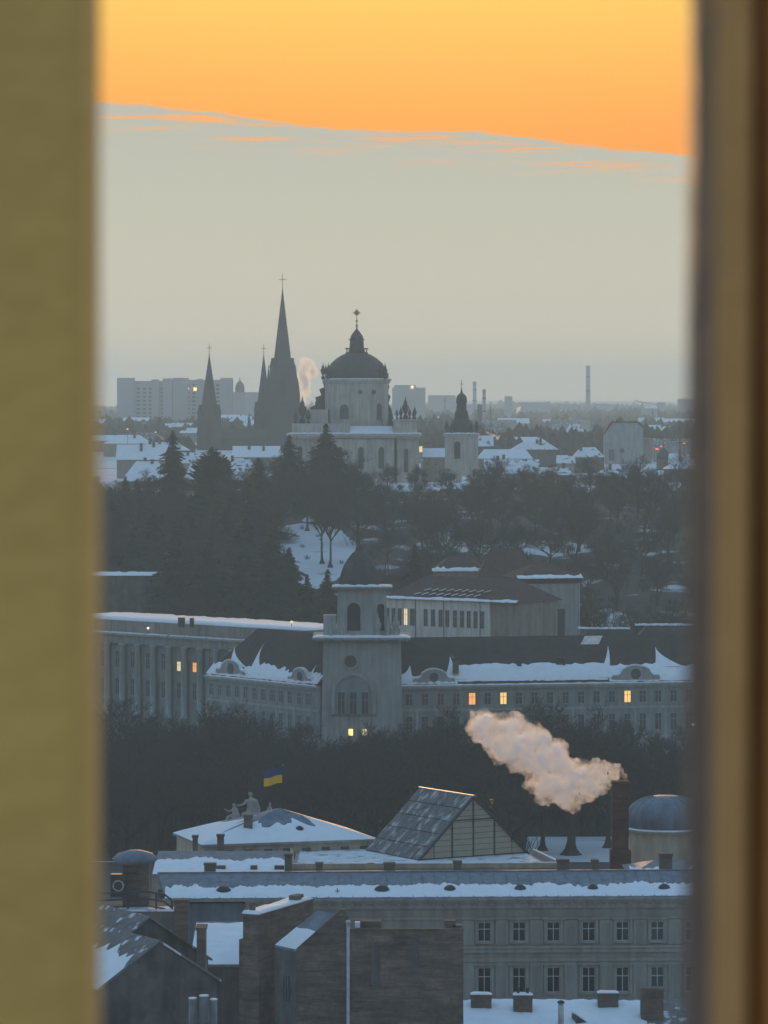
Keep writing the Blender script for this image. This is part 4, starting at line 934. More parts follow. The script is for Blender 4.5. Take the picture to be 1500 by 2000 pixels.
    prof = [(r * 1.02, zb), (r, zb + h * .12), (r * .93, zb + h * .30), (r * .80, zb + h * .48), (r * .58, zb + h * .66), (r * .36, zb + h * .80), (r * .2, zb + h * .86), (r * .16, zb + h * .95), (.05, zb + h * 1.05)]
    MB(ft).lathe(cu, cv, prof, 8, 1, R(22.5)).build('dome', 'copper_dark', t)
    MB(ft).lathe(cu, cv, [(.06, zb + h), (.05, zb + h * 1.3)], 6).build('finial', 'copper_dark', t)
    # small steam wisp chimney
    c = chimney('chimney_stack', 'slim chimney behind the attic gable of the corner-tower building, with a wisp of steam', 884, 896, 1292, 760, 20, 'brick_old', dep=1.0)
build_corner()

# ------------------------------------------------------------------ colonnaded building to the left, white school block, block tower
def build_mid():
    f = frame_px(120, 841.7, 592, 792); L = f.len; zt = Z(1232, 792)
    t = thing('colonnaded_building', 'massive grey building with tall columns along its front and flat snowy roof', 'building', f(L / 2, 8, 0))
    MB(f).box(0, L, 0, 18, 0, zt - 2.6).build('wall', 'plaster_green', t)
    MB(f).box(-.6, L + .3, -.8, 18, zt - 4.6, zt - 2.9).build('entablature', 'plaster_green', t); MB(f).box(-1.0, L + .5, -1.4, 18.4, zt - 2.89, zt - 2.5).build('cornice', 'plaster_pale', t)
    MB(f).box(.8, L + .1, .3, 17.5, zt - 2.5, zt).build('attic', 'plaster_grey', t)
    m = MB(f); snow_ledge(m, .8, L, .3, 17, zt, .45, 2.6, 1.2); m.build('roof_snow', 'snow', t, True)
    m = MB(f); snow_ledge(m, -.9, L, -1.35, .2, zt - 2.5, .2, 5.6, 1.2); m.build('cornice_snow', 'snow_dirty', t, True)
    cm = MB().lathe(0, 0, [(.85, -14.5), (.85, -14.2), (.66, -14.1), (.70, -8), (.58, -.7), (.75, -.4), (.85, -.3), (.85, 0)], 12).mesh('column', 'plaster_pale', smooth=True)
    n = 15
    for k in range(n):
        u = 1.2 + k * (L - 2) / n; put(cm, 'column', t, f(u, -.75 + 0, zt - 4.6), f.a)
        for (zb, h) in ((zt - 9.6, 3.4), (zt - 15.2, 3.4)):
            uu = u + (L - 2) / n / 2; px = 750 + F * f(uu, 0, 0).x / f(uu, 0, 0).y
            g = 'glass_far'
            if zb > zt - 10:
                if abs(px - 362) < 13: g = 'lit_pale'
                elif abs(px - 390) < 13: g = 'lit_orange'
            window(t, f, uu, zb, -.02, 1.2, h if g == 'glass_far' else 2.0, 'cross1', g, 'plaster_pale', proud=.05)
    for i, (a, b, top) in enumerate(((346, 359, 1206), (369, 377, 1207), (432, 439, 1220), (528, 556, 1221))):
        D = 806; o = MB().box(X(a, D), X(b, D), D + 3, D + 5, zt - .3, Z(top, D + 3)).build('roof_vent', 'metal_dark', t)
    t2 = thing('roof_lamp', 'small pale lamp glowing on the flat roof of the colonnaded building', 'lamp', (X(569, 797), 800, zt)); x = X(569, 797)
    MB().lathe(x, 800, [(.08, zt), (.06, zt + 1.0)], 6).build('stem', 'metal_dark', t2); MB().lathe(x, 800, [(.05, zt + 1.0), (.3, zt + 1.15), (.3, zt + 1.4), (.05, zt + 1.55)], 10).build('globe', 'lit_pale', t2, True)
    t2 = thing('wall_lamp', 'small white lamp on the attic of the colonnaded building', 'lamp', f(f.upx(291), 0, zt - 1)); 
    u = f.upx(291); MB(f).box(u - .06, u + .06, -.05, .3, zt - 1.35, zt - 1.2).build('arm', 'metal_dark', t2); MB(f).lathe(u, -.25, [(.05, zt - 1.45), (.24, zt - 1.35), (.24, zt - 1.15), (.05, zt - 1.05)], 10).build('globe', 'lit_white', t2, True)
    # bright roof edge further left
    f2 = frame_px(170, 860, 292, 850); z2 = Z(1205, 852)
    t3 = thing('flat_house', 'low flat house with thin snow edge behind the left end of the colonnaded building', 'house', f2(5, 5, 0)); MB(f2).box(0, f2.len, 0, 10, 0, z2).build('wall', 'plaster_dark', t3); m = MB(f2); snow_ledge(m, -.2, f2.len, -.2, 9, z2, .3, 4, .8); m.build('roof_snow', 'snow', t3, True)
    f2 = frame_px(165, 985, 346, 985); z2 = Z(1122, 985); gz = ground_z(X(250, 985), 985)
    t3 = thing('hillside_shed', 'long low shed with thin snowy roof among the dark trees of the slope', 'shed', f2(10, 4, gz)); MB(f2).box(0, f2.len, .3, 8, gz - 2, z2 - .4).build('wall', 'plaster_dark', t3); m = MB(f2); m.poly((-.3, 0, z2 - .35), (f2.len, 0, z2 - .35), (f2.len, 8, z2 + .4), (-.3, 8, z2 + .4)); m.build('roof', 'roof_brown', t3); m = MB(f2); snow_slope(m, -.2, f2.len, 0, z2 - .35, 8, z2 + .4, .05, .9, .2, 2, .25, .8); m.build('roof_snow', 'snow', t3, True)
    # white school-like block with a row of windows
    f = frame_px(752, 838, 956, 822); L = f.len; zt = Z(1176, 822); zb = 4
    t = thing('white_block', 'long whitish block with a band of windows and dark hip roof dotted with snow guards', 'building', f(L / 2, 6, zb))
    MB(f).box(0, L, 0, 15, zb, zt).build('wall', 'plaster_white', t)
    hw = Frame(*f(L, 0, 0).xy, f.a)
    zs = Z(1226, 826); wh = 3.5
    xs = [757, 769, 781, 793, 806, 832, 846, 861, 874, 889, 903, 916, 929, 942]
    for p in xs:
        g = 'lit_pale' if p == 793 else 'glass_far'; window(t, f, f.upx(p), zs, -.02, 1.0 if p != 806 else 1.2, wh, 'cross1', g, 'plaster_pale', proud=.06)
    for p in (812, 867, 938): MB(f).lathe(f.upx(p), -.1, [(.07, zb), (.07, zt - .1)], 6).build('downpipe', 'metal_dark', t)
    zr = zt + 4.6
    m = MB(f); hip(m, -.5, L + 7.2, -.7, 16, zt, zr, 6.0); m.build('roof', 'roof_tile', t)
    MB(f).box(L + .02, L + 6.8, .6, 14.5, zb, zt - .05).build('end_wall', 'plaster_grey', t)
    m = MB(f); snow_slope(m, -.4, L + 7, -.7, zt, 7.6, zr, .01, .11, .05, 9.9, .2, .8, .4); m.build('eave_snow', 'snow', t, True)
    gm = MB(); gm.prism([(-.75, -.12), (.75, .28), (.75, .44), (-.75, .04)], -.22, .25); gm = gm.mesh('snow_guard', 'snow')
    for row, n0, tt in ((0, 9, .20), (1, 9, .38)):
        for k in range(n0):
            u = f.upx(822 + 14.6 * k + row * 12, 2) ; put(gm, 'snow_guard', t, f(u, -.7 + 8.3 * tt - .15, zt + (zr - zt) * tt + .12), f.a)
    # block tower with two tall dark windows
    D = 842; f = frame_px(1017, D, 1130, D + 3); L = f.len; zt = Z(1130, D)
    t = thing('block_tower', 'square grey tower block with two tall dark windows and low hip roof', 'building', f(L / 2, 6, 4))
    MB(f).box(0, L, 0, 12, 4, zt - 1.1).build('wall', 'plaster_pale', t); MB(f).box(-.15, L + .15, -.15, 12.2, zt - 1.1, zt - .1).build('frieze', 'brick_red', t)
    m = MB(f); hip(m, -.9, L + .9, -.9, 13, zt, zt + 3.0, 5.5); m.build('roof', 'roof_tile', t)
    m = MB(f); snow_slope(m, -.8, L + .8, -.9, zt, 6, zt + 3.0, .0, .2, .14, 2.9, .25, .6, .4); m.build('eave_snow', 'snow', t, True)
    for p in (1038, 1092): 
        u = f.upx(p); MB(f).box(u - 1.35, u - 1.2, -.15, .02, Z(1252, D), Z(1190, D)).build('window_jamb', 'plaster_pale', t); window(t, f, u, Z(1252, D), -.02, 2.4, 6.6, 'cross1', 'shutter_dark', 'shutter_dark', proud=.05)
    MB(f).lathe(L + .15, -.1, [(.14, 4), (.14, zt - 1)], 8).build('downpipe', 'metal_light', t)
    # two dark hip roofs behind
    f = frame_px(843, 880, 952, 880); zt = Z(1116, 880); t = thing('hip_house', 'house with dark hip roof and bright snow along its eave behind the white block', 'house', f(f.len / 2, 5, 10))
    MB(f).box(.5, f.len - .5, .5, 10, 8, zt).build('wall', 'plaster_grey', t); m = MB(f); hip(m, 0, f.len, 0, 11, zt, zt + 3.4, 4.5); m.build('roof', 'roof_tile', t); m = MB(f); snow_slope(m, .1, f.len - .2, 0, zt, 5.5, zt + 3.4, .0, .22, .14, 1.3, .3, .6, .4); m.build('eave_snow', 'snow', t, True)
    f = frame_px(945, 868, 1022, 868); zt = Z(1128, 868); t = thing('hip_house', 'house with bare dark pyramid roof between white block and tower block', 'house', f(f.len / 2, 5, 10))
    MB(f).box(.5, f.len - .5, .5, 10, 8, zt).build('wall', 'plaster_dark', t); m = MB(f); hip(m, -1.5, f.len + 3, 0, 11, zt, zt + 6.2, 3.2); m.build('roof', 'roof_tile', t)
    # dark lower roofs right of the block tower
    for i, (a, b, D, py, h, lab) in enumerate(((1128, 1260, 800, 1262, 3.6, 'long dark roofed house right of the tower block'), (1240, 1420, 812, 1258, 4.0, 'dark roofed house with faint snow line at the right of the park edge'))):
        f = frame_px(a, D, b, D); zt = Z(py, D); t = thing('dark_roof_house', lab, 'house', f(f.len / 2, 5, 0)); MB(f).box(.3, f.len, .3, 10, 0, zt).build('wall', 'plaster_dark', t); m = MB(f); hip(m, 0, f.len, 0, 11, zt, zt + h, 3); m.build('roof', 'roof_brown', t); m = MB(f); snow_slope(m, .3, f.len * .8, 0, zt, 5.5, zt + h, .86, .96, .04, i, .15); m.build('ridge_snow', 'snow_dirty', t, True)
build_mid()

# ------------------------------------------------------------------ trees
def bare_tree(seed, h, spread, dense=1.0, low=.22):
    r = random.Random(seed); tr = MB(); cr = MB()
    def ribbon(mb, p, q, w):
        d = (q - p); s = d.cross(Vector((r.uniform(-1, 1), r.uniform(-1, 1), r.uniform(-1, 1))))
        if s.length < 1e-4: return
        s = s.normalized() * w; i = len(mb.v); mb.v += [p - s, p + s, q]; mb.f.append([i, i + 1, i + 2])
    def grow(p, d, ln, rad, lev):
        n = 3; pts = [p.copy()]; dd = d.copy(); q = p.copy()
        for k in range(n):
            wob = .03 if low > .5 and lev == 0 else .22
            dd = (dd + Vector((r.uniform(-wob, wob), r.uniform(-wob, wob), r.uniform(-.08, .16)))).normalized(); q = q + dd * ln / n; pts.append(q.copy())
        if lev <= 2: tr.tube([tuple(a) for a in pts], [rad * (1 - .5 * k / n) for k in range(n + 1)], 5 if lev < 2 else 4)
        else:
            for a, b in zip(pts, pts[1:]): ribbon(cr, a, b + (b - a) * .2, max(rad, .035))
        if lev == 4:
            for k in range(int(7 * dense)):
                a = pts[r.randint(1, 3)]; v = (dd + Vector((r.uniform(-1, 1), r.uniform(-1, 1), r.uniform(-.5, .8)))).normalized(); b = a + v * r.uniform(.6, 1.5) * h / 22
                ribbon(cr, a, b, .038)
            return
        nb = {0: 7, 1: 5, 2: 5, 3: 4}[lev]
        for k in range(nb):
            f = r.uniform(.35, 1.0) if lev else r.uniform(low, 1.0); seg = min(int(f * n), n - 1); a = pts[seg].lerp(pts[seg + 1], f * n - seg)
            ang = 2 * math.pi * (k + r.random()) / nb; out = Vector((math.cos(ang), math.sin(ang), r.uniform(-.05, .55)))
            v = (dd * (.75 if lev else .55) + out * spread).normalized(); grow(a, v, ln * r.uniform(.5, .72), rad * .5, lev + 1)
        if lev < 2: grow(pts[-1], dd, ln * .6, rad * .5, lev + 1)
    grow(Vector((0, 0, -.3)), Vector((0, 0, 1)), h * .46, h * (.019 if low < .5 else .027), 0)
    if low > .5: tr.lathe(0, 0, [(h * .075, -.3), (h * .05, h * .012), (h * .033, h * .04), (h * .02, h * .09)], 9)
    return tr.mesh('trunk', 'bark'), cr.mesh('crown', 'twig')
def conifer(seed, h, rad, col=False):
    r = random.Random(seed); tr = MB(); tr.lathe(0, 0, [(h * .018, -.4), (h * .012, h * .5), (.03, h * .97)], 6); cr = MB()
    z = h * .06
    while z < h * .995:
        t = z / h
        prof = (1 - t) ** .72 * (.9 + .2 * math.sin(z * 1.7 + seed)) if not col else min(1, (1 - t) * 3.2) * (.55 + .45 * min(1, t * 5))
        R0 = rad * max(prof, .035); nb = 7 if t < .8 else 5
        for k in range(nb):
            a = 2 * math.pi * (k + r.random()) / nb; L = R0 * r.uniform(.6, 1.18); dr = Vector((math.cos(a), math.sin(a), 0)); sd = Vector((-dr.y, dr.x, 0)); droop = (-.28 if not col else .9) * L
            for s in range(4):
                f0, f1 = s / 4, (s + 1.35) / 4; p0 = Vector((0, 0, z)) + dr * L * f0 + Vector((0, 0, droop * f0 * f0)); p1 = Vector((0, 0, z)) + dr * L * min(f1, 1.05) + Vector((0, 0, droop * f1 * f1 - .12))
                w = (.30 * L * (1 - .6 * f0) + .12) * r.uniform(.7, 1.3); i = len(cr.v); up = Vector((0, 0, r.uniform(-.35, .1)))
                cr.v += [p0 - sd * w * .4, p0 + sd * w * .4, p1 + sd * w + up, p1 - sd * w + up, p1 + dr * .25 * w + Vector((0, 0, -.3 * w))]; cr.f += [[i, i + 1, i + 2, i + 3], [i + 3, i + 2, i + 4]]
                hang = p1 + Vector((0, 0, -.55 * w)); i = len(cr.v); cr.v += [p0, p1 + sd * w * .3, hang]; cr.f.append([i, i + 1, i + 2])
        z += h * (.016 if not col else .014) * r.uniform(.8, 1.3)
    return tr.mesh('trunk', 'bark'), cr.mesh('crown', 'needle')
def fast(me_pair): return me_pair
BARE = [bare_tree(s, 22, sp, dn) for s, sp, dn in ((11, .75, 1.0), (12, .62, 1.0), (13, .9, 1.0), (14, .7, 1.2))]
TALL = bare_tree(15, 22, .8, 1.2, .72)
CON = [conifer(s, 24, rd) for s, rd in ((3, 4.2), (4, 3.6), (5, 4.8))]
COLC = conifer(9, 20, 2.6, True)
def plant(pair, name, label, x, y, z, scale, group, rz=None, sxy=1.0):
    o = bpy.data.objects.new(name, None); C.objects.link(o); o.location = (x, y, z); o.rotation_euler = (0, 0, rng.uniform(0, 6.28) if rz is None else rz); o.scale = (scale * sxy, scale * sxy, scale); o.empty_display_size = 1
    tag(o, label, 'tree', group)
    for me in pair:
        c = bpy.data.objects.new(me.name.split('.')[0], me); C.objects.link(c); c.parent = o
    return o
def build_trees():
    # park: bare trees between palace and corner-tower building
    rows = [(636, 58, 19.5, 0), (655, 62, 19.5, 20), (676, 60, 18.5, -10), (698, 62, 17.5, 25), (718, 66, 14.5, 5), (735, 74, 11, -20)]
    for y, stp, hh, o in rows:
        px = 20 + o
        while px < 1530:
            D = y + rng.uniform(-7, 7); pxx = px + rng.uniform(-18, 18); h = hh * rng.uniform(.68, 1.12)
            if pxx < 420 and y > 660: h *= 1.1
            if 1170 < pxx and y > 690: h *= .72
            elif pxx > 1100: h *= .86
            if 560 < pxx < 1100 and y > 660: h *= .94
            if 1025 < pxx < 1300 and D < 664: D += 30
            x = X(pxx, D); plant(BARE[rng.randrange(4)], 'bare_tree', ('bare park tree in the front rows along the street behind the palace' if y < 660 else 'bare park tree in the middle of the dark grove' if y < 710 else 'low bare park tree close in front of the corner-tower building'), x, D, ground_z(x, D), h / 22, ('front rows of park trees' if y < 660 else 'inner park trees' if y < 710 else 'park trees before the corner-tower building'), sxy=rng.uniform(.85, 1.15)); px += stp
    for px, D, h, lab in ((1060, 642, 20, 'old park tree with slim bare trunk in the snow right of the glass gable'), (1115, 636, 24, 'thickest old park tree with flared trunk in the snow left of the smokestack'), (1188, 646, 21, 'old park tree whose trunk stands close behind the smokestack')):
        x = X(px, D); plant(TALL, 'bare_tree', lab, x, D, ground_z(x, D), h / 22, None, sxy=1.25 if px == 1115 else .8)
    for px, D in ((629, 1084), (645, 1078), (600, 1150), (672, 1148)):
        x = X(px, D); plant(TALL, 'bare_tree', 'bare tree with clear straight trunk standing on the open snow slope', x, D, ground_z(x, D), rng.uniform(.7, .95), 'trees on the open snow slope', sxy=.7)
    # hillside below the cathedral: bare trees
    for y, stp, hh in [(a_, b_ * 1.32, c_) for a_, b_, c_ in ((905, 58, 14), (960, 54, 15), (1010, 52, 16), (1065, 46, 17), (1120, 42, 18), (1170, 40, 18), (1215, 40, 17), (1255, 40, 14))]:
        px = 20 + rng.uniform(0, 30)
        while px < 1530:
            D = y + rng.uniform(-20, 20); pxx = px + rng.uniform(-14, 14); px += stp
            if 535 < pxx < 695 and 1000 < D < 1150 : continue
            h = hh * rng.uniform(.75, 1.15)
            if y > 1150 and 690 < pxx < 950: h *= .62
            if y > 1190 and pxx > 950: h *= .72
            if y < 1000 and 640 < pxx < 1140: h *= .65
            if y < 1000 and pxx < 640: h *= .85
            if pxx < 480 and y > 1150: h *= .55
            x = X(pxx, D); plant(BARE[rng.randrange(4)], 'bare_tree', ('bare tree low on the slope around the white block and tower block' if y < 1000 else 'bare tree halfway up the wooded slope' if y < 1140 else 'bare tree on the crest of the slope before the cathedral and snowy houses'), x, D, ground_z(x, D), h / 22, ('bare trees low on the slope' if y < 1000 else 'bare trees halfway up the slope' if y < 1140 else 'bare trees on the crest'), sxy=rng.uniform(.85, 1.2))
    # conifers, each with its top where the photograph shows it
    def con(px, top, D, w, lab, pair=None, group=None):
        x = X(px, D); gz = ground_z(x, D); h = Z(top, D) - gz; pair = pair or CON[rng.randrange(3)]
        base = 20.0 if pair is COLC else 24.0; k = h / base; rw = 2.6 if pair is COLC else 4.2
        plant(pair, 'conifer', lab, x, D, gz, k, group, sxy=(w * 1.6 / rw) / k)
    con(337, 838, 1165, 5.2, 'tallest spruce standing before snowy roofs left of the twin spires, broad dark cone')
    con(415, 870, 1150, 3.4, 'slim columnar conifer below the twin-spired church', COLC)
    con(505, 892, 1130, 6.4, 'broad spruce between the columnar conifer and the cathedral')
    con(565, 848, 1190, 5.0, 'ragged spruce in front of the cathedral left corner')
    con(637, 826, 1200, 6.2, 'large spreading spruce covering the cathedral wall below the drum')
    for px, top in ((245, 930), (268, 934), (292, 933)): con(px, top, 1160, 2.4, 'small pointed spruce in a row of three before a snowy roof', None, 'row of three small spruces')
    con(565, 1068, 985, 4.6, 'dark pointed spruce standing against the bare snow slope')
    for px, top, D, w in ((225, 985, 1080, 5), (300, 1000, 1040, 5.5), (370, 985, 1060, 6), (440, 1000, 1050, 6), (480, 1010, 1010, 6), (530, 1030, 1000, 5), (260, 1040, 1000, 5), (340, 1045, 985, 6), (410, 1050, 980, 6), (470, 1075, 960, 5.5), (520, 1085, 950, 5), (400, 930, 1120, 5), (455, 960, 1100, 5.5), (215, 950, 1120, 4.5), (310, 960, 1110, 5)):
        con(px, top, D, w, 'dark spruce in the dense evergreen stand left of the snow slope', None, 'evergreen stand on the slope')
    for px, top, D, w in ((600, 1120, 925, 4), (640, 1110, 935, 4), (810, 1060, 960, 3.5), (700, 1075, 990, 3.6)):
        con(px, top, D, w, 'small dark conifer at the foot of the snow slope by the corner tower', None, 'conifers behind the corner tower')
build_trees()
def build_brush():
    r = random.Random(31); q = MB()
    def bush(x, y, h, n):
        g = ground_z(x, y)
        for k in range(n):
            a = r.uniform(0, 6.28); o = Vector((x + r.gauss(0, h * .3), y + r.gauss(0, h * .3), g)); t = o + Vector((math.cos(a) * h * r.uniform(.1, .5), math.sin(a) * h * r.uniform(.1, .5), h * r.uniform(.5, 1.1)))
            s = (t - o).cross(Vector((r.uniform(-1, 1), r.uniform(-1, 1), .2)))
            if s.length < .01: continue
            s = s.normalized() * r.uniform(.04, .09); i = len(q.v); mid = o.lerp(t, .5) + Vector((r.uniform(-.3, .3), r.uniform(-.3, .3), 0)) * h * .2
            q.v += [o - s, o + s, mid + s, mid - s, t]; q.f += [[i, i + 1, i + 2, i + 3], [i + 3, i + 2, i + 4]]
            for b in range(3):
                p = o.lerp(t, r.uniform(.3, .9)); e = p + Vector((r.uniform(-1, 1), r.uniform(-1, 1), r.uniform(0, .9))) * h * .3; i = len(q.v); q.v += [p - s * .6, p + s * .6, e]; q.f.append([i, i + 1, i + 2])
    for k in range(1060):
        y = r.uniform(629, 745); px = r.uniform(10, 1545)
        if px > 1020 and y < 664: continue
        bush(X(px, y), y, r.uniform(1.5, 4.5), 26)
    for k in range(1520):
        y = r.uniform(830, 1270); px = r.uniform(10, 1545)
        if 535 < px < 695 and 1040 < y < 1170:
            if r.random() < .55: bush(X(px, y), y, r.uniform(.5, 1.8), 12)
            continue
        bush(X(px, y), y, r.uniform(1, 4.6), 26)
    q.build('brushwood', 'twig', kind='stuff', label='bare brushwood and undergrowth beneath the trees of park and slope', cat='undergrowth')
build_brush()

# ------------------------------------------------------------------ cathedral on the hill
def cross(mb, u, v, z, h, w, t=.12):
    mb.box(u - t, u + t, v - t, v + t, z, z + h); mb.box(u - w / 2, u - t, v - t, v + t, z + h * .58, z + h * .58 + 2 * t); mb.box(u + t, u + w / 2, v - t, v + t, z + h * .58, z + h * .58 + 2 * t)
def build_cathedral():
    D = 1390.0; k = D / F; z = lambda py: Z(py, D); x = lambda px: X(px, D)
    gz = ground_z(x(695), D) - 2
    t = thing('cathedral', 'baroque cathedral on the hill with a dark dome, lantern and urns along its parapets', 'cathedral', (x(695), D + 18, gz))
    m = lambda: MB()
    MB().box(x(566), x(818), D + 4, D + 42, gz, z(856)).build('wall', 'stone_church', t)
    MB().box(x(640), x(770), D - 3, D + 3.9, gz, z(857)).build('front_wall', 'stone_church', t)
    MB().box(x(776), x(816), D - 1.5, D + 3.9, gz, z(856)).build('corner_wall', 'stone_church', t); MB().box(x(568), x(640) - .05, D + 1, D + 3.9, gz, z(856)).build('corner_wall', 'stone_church', t)
    MB().box(x(562), x(822), D - 4, D + 43, z(855.5), z(851)).build('cornice', 'stone_church', t); MB().box(x(560), x(824), D - 4.8, D + 44, z(850.8), z(847)).build('cornice', 'stone_church', t)
    q = MB(); snow_ledge(q, x(560), x(824), D - 4.7, D + 3, z(847), .45, 3, 1.2); q.build('cornice_snow', 'snow', t, True)
    # attic storeys left and right of the drum
    MB().box(x(768), x(815), D - 1, D + 14, z(846.5), z(822)).build('attic', 'stone_church', t); MB().box(x(766), x(817), D - 1.6, D + 14.6, z(821.8), z(819)).build('attic_cornice', 'stone_church', t)
    MB().box(x(570), x(683), D + 1, D + 14, z(846.5), z(827)).build('attic', 'stone_church', t)
    MB().box(x(588), x(640), D + 5, D + 18, z(826.8), z(800)).build('attic', 'stone_church', t)
    # snow-covered slope between attics
    q = MB(); q.poly((x(683), D - 3.5, z(846)), (x(768), D - 3.5, z(846)), (x(766), D + 7, z(832)), (x(684), D + 7, z(832))); q.build('transept_roof', 'snow', t)
    # drum: rounded square
    cx = x(696); cy = D + 20; r = 63 * k
    def rsq(rr, zz, e=4.0, n=40):
        pts = []
        for i in range(n):
            a = 2 * math.pi * i / n; c_, s_ = math.cos(a), math.sin(a); q_ = (abs(c_) ** e + abs(s_) ** e) ** (-1 / e); pts.append((cx + rr * q_ * c_, cy + rr * q_ * s_, zz))
        return pts
    def rs_loft(prof, e=4.0):
        b = MB(); rings = [[b.pt(p) for p in rsq(rr, zz, e)] for rr, zz in prof]
        for a_, b_ in zip(rings, rings[1:]):
            n = len(a_)
            for i in range(n): b.f.append([a_[i], a_[(i + 1) % n], b_[(i + 1) % n], b_[i]])
        b.f.append(rings[0][::-1]); b.f.append(rings[-1]); return b
    rs_loft([(r, z(850)), (r, z(745))], 5).build('drum', 'stone_church', t)
    rs_loft([(r * 1.02, z(749)), (r * 1.06, z(745)), (r * 1.09, z(742)), (r * 1.09, z(740))], 5).build('drum_cornice', 'stone_church', t)
    rs_loft([(r * 1.085, z(739.9)), (r * 1.07, z(738.8)), (r * .99, z(738.5))], 5).build('cornice_snow', 'snow', t)
    rs_loft([(r * 1.0, z(739.8)), (r * 1.0, z(728))], 5).build('dome_plinth', 'copper_dark', t)
    fd = Frame(cx, cy - r); 
    rs_loft([(r * .96, z(728)), (r * .90, z(718)), (r * .80, z(708)), (r * .64, z(699)), (r * .46, z(692)), (r * .34, z(689))], 2.6).build('dome', 'copper_dark', t)
    L_ = MB(); L_.lathe(cx, cy, [(22 * k, z(690)), (22 * k, z(687)), (17 * k, z(686.5)), (15 * k, z(681))], 16); L_.build('gallery', 'copper_dark', t)
    MB().lathe(cx, cy, [(23 * k, z(681)), (23 * k, z(678.5)), (15 * k, z(678))], 16).build('gallery_ring', 'copper_dark', t)
    for i in range(8):
        a = 2 * math.pi * (i + .5) / 8; MB().lathe(cx + 21 * k * math.cos(a), cy + 21 * k * math.sin(a), [(.2, z(687)), (.2, z(681))], 6).build('baluster', 'copper_dark', t)
    MB().lathe(cx, cy, [(14.5 * k, z(680)), (13.5 * k, z(663)), (16 * k, z(662)), (16 * k, z(660.5))], 12).build('lantern', 'copper_dark', t)
    MB().lathe(cx, cy, [(13 * k, z(660.5)), (12.5 * k, z(656)), (9 * k, z(650)), (5 * k, z(645)), (1.5 * k, z(641)), (1 * k, z(636))], 14).build('lantern_cap', 'copper_dark', t, True)
    c_ = MB(); c_.lathe(cx, cy, [(.15, z(640)), (.45, z(634)), (.15, z(631)), (.12, z(627)), (.55, z(625)), (.12, z(622)), (.1, z(606))], 8); c_.box(cx - 1.25, cx + 1.25, cy - .15, cy + .15, z(610), z(607.4)); c_.box(cx - .7, cx + .7, cy - .16, cy + .16, z(613), z(604)); c_.box(cx - .2, cx + .2, cy - .17, cy + .17, z(615), z(601.5)); c_.build('cross', 'gold_leaf', t)
    def u(px, b, top, v, mtl='stone_dark'):
        q = MB(); urn(q, x(px), v, z(b), (b - top) * k); q.build('urn', mtl, t, True)
    for px in (630, 641, 742, 752): u(px, 740, 707, cy - r * .95)
    for px in (634, 748): u(px, 740, 709, cy + r * .9)
    for px, b, tp, v in ((590, 827, 772, D + 3), (602, 827, 797, D + 4), (618, 800, 775, D + 8), (775, 819, 797, D + .2), (783, 819, 792, D + 1), (792, 819, 773, D + 4), (800, 819, 795, D + 2), (810, 819, 792, D + .2), (808, 819, 800, D + 11), (577, 827, 800, D + 3)): u(px, b, tp, v)
    # scroll volutes left shoulder
    q = MB(); ol = [(640, 850), (640, 742), (628, 744), (632, 756), (622, 760), (626, 772), (614, 776), (618, 790), (604, 796), (600, 826), (596, 850)]
    q.prism([(x(a), z(b)) for a, b in ol], cy - 5, cy - 3); q.build('volute', 'stone_dark', t)
    q = MB(); ol = [(756, 850), (756, 745), (761, 755), (757, 766), (763, 775), (759, 788), (764, 798), (770, 822), (770, 850)]; q.prism([(x(a), z(b)) for a, b in ol[::-1]], cy - 5, cy - 3); q.build('volute', 'stone_dark', t)
    window(t, fd, x(672) - cx, z(818), -.02, 18 * k, 28 * k, 'arch', 'glass_far', 'stone_church', proud=.15)
    window(t, fd, x(741) - cx, z(820), -.02, 10 * k, 32 * k, 'arch', 'glass_far', 'stone_church', proud=.15)
    for px in (703, 730): window(t, fd, x(px) - cx, z(770), -.02, 9 * k, 9 * k, 'round', 'glass_far', 'stone_church', proud=.15)
    for px in (648, 690, 722, 752): MB(fd).box(x(px) - cx - .6, x(px) - cx + .6, -.25, .02, z(848), z(750)).build('pilaster', 'stone_church', t)
    f2 = Frame(0, D - 3); f3 = Frame(0, D - 1.5)
    for px in (664, 705, 745): window(t, f2, x(px), z(915), -.02, 11 * k, 42 * k, 'arch', 'glass_far', 'stone_church', proud=.15)
    for px in (652, 684, 726, 762): MB(f2).box(x(px) - .7, x(px) + .7, -.3, -.01, gz, z(858)).build('pilaster', 'stone_church', t)
    window(t, f3, x(793), z(922), -.02, 8 * k, 46 * k, 'arch', 'glass_far', 'stone_church', proud=.15)
    for px in (779, 807): MB(f3).box(x(px) - .6, x(px) + .6, -.3, -.01, gz, z(858)).build('pilaster', 'stone_church', t)
    for px in (586, 612): window(t, Frame(0, D + 1), x(px), z(912), -.02, 9 * k, 40 * k, 'arch', 'glass_far', 'stone_church', proud=.15)
    # small ground-floor roof strip with lit porch at right
    MB().box(x(822), x(826), D + 2, D + 6, gz, z(900)).build('porch', 'stone_church', t); MB().box(x(819), x(825), D - .2, D + 1.9, z(883), z(872)).build('lit_window', 'lit_pale', t)
    # bell tower
    D2 = 1360.0; k2 = D2 / F; X2 = lambda px: X(px, D2); Z2 = lambda py: Z(py, D2); g2 = ground_z(X2(902), D2) - 2
    t = thing('bell_tower', 'detached pale bell tower with dark tapering bulb cap right of the cathedral', 'tower', (X2(902), D2 + 6, g2))
    a, b = X2(870), X2(934); w = b - a
    MB().box(a, b, D2, D2 + w, g2, Z2(851)).build('wall', 'stone_church', t)
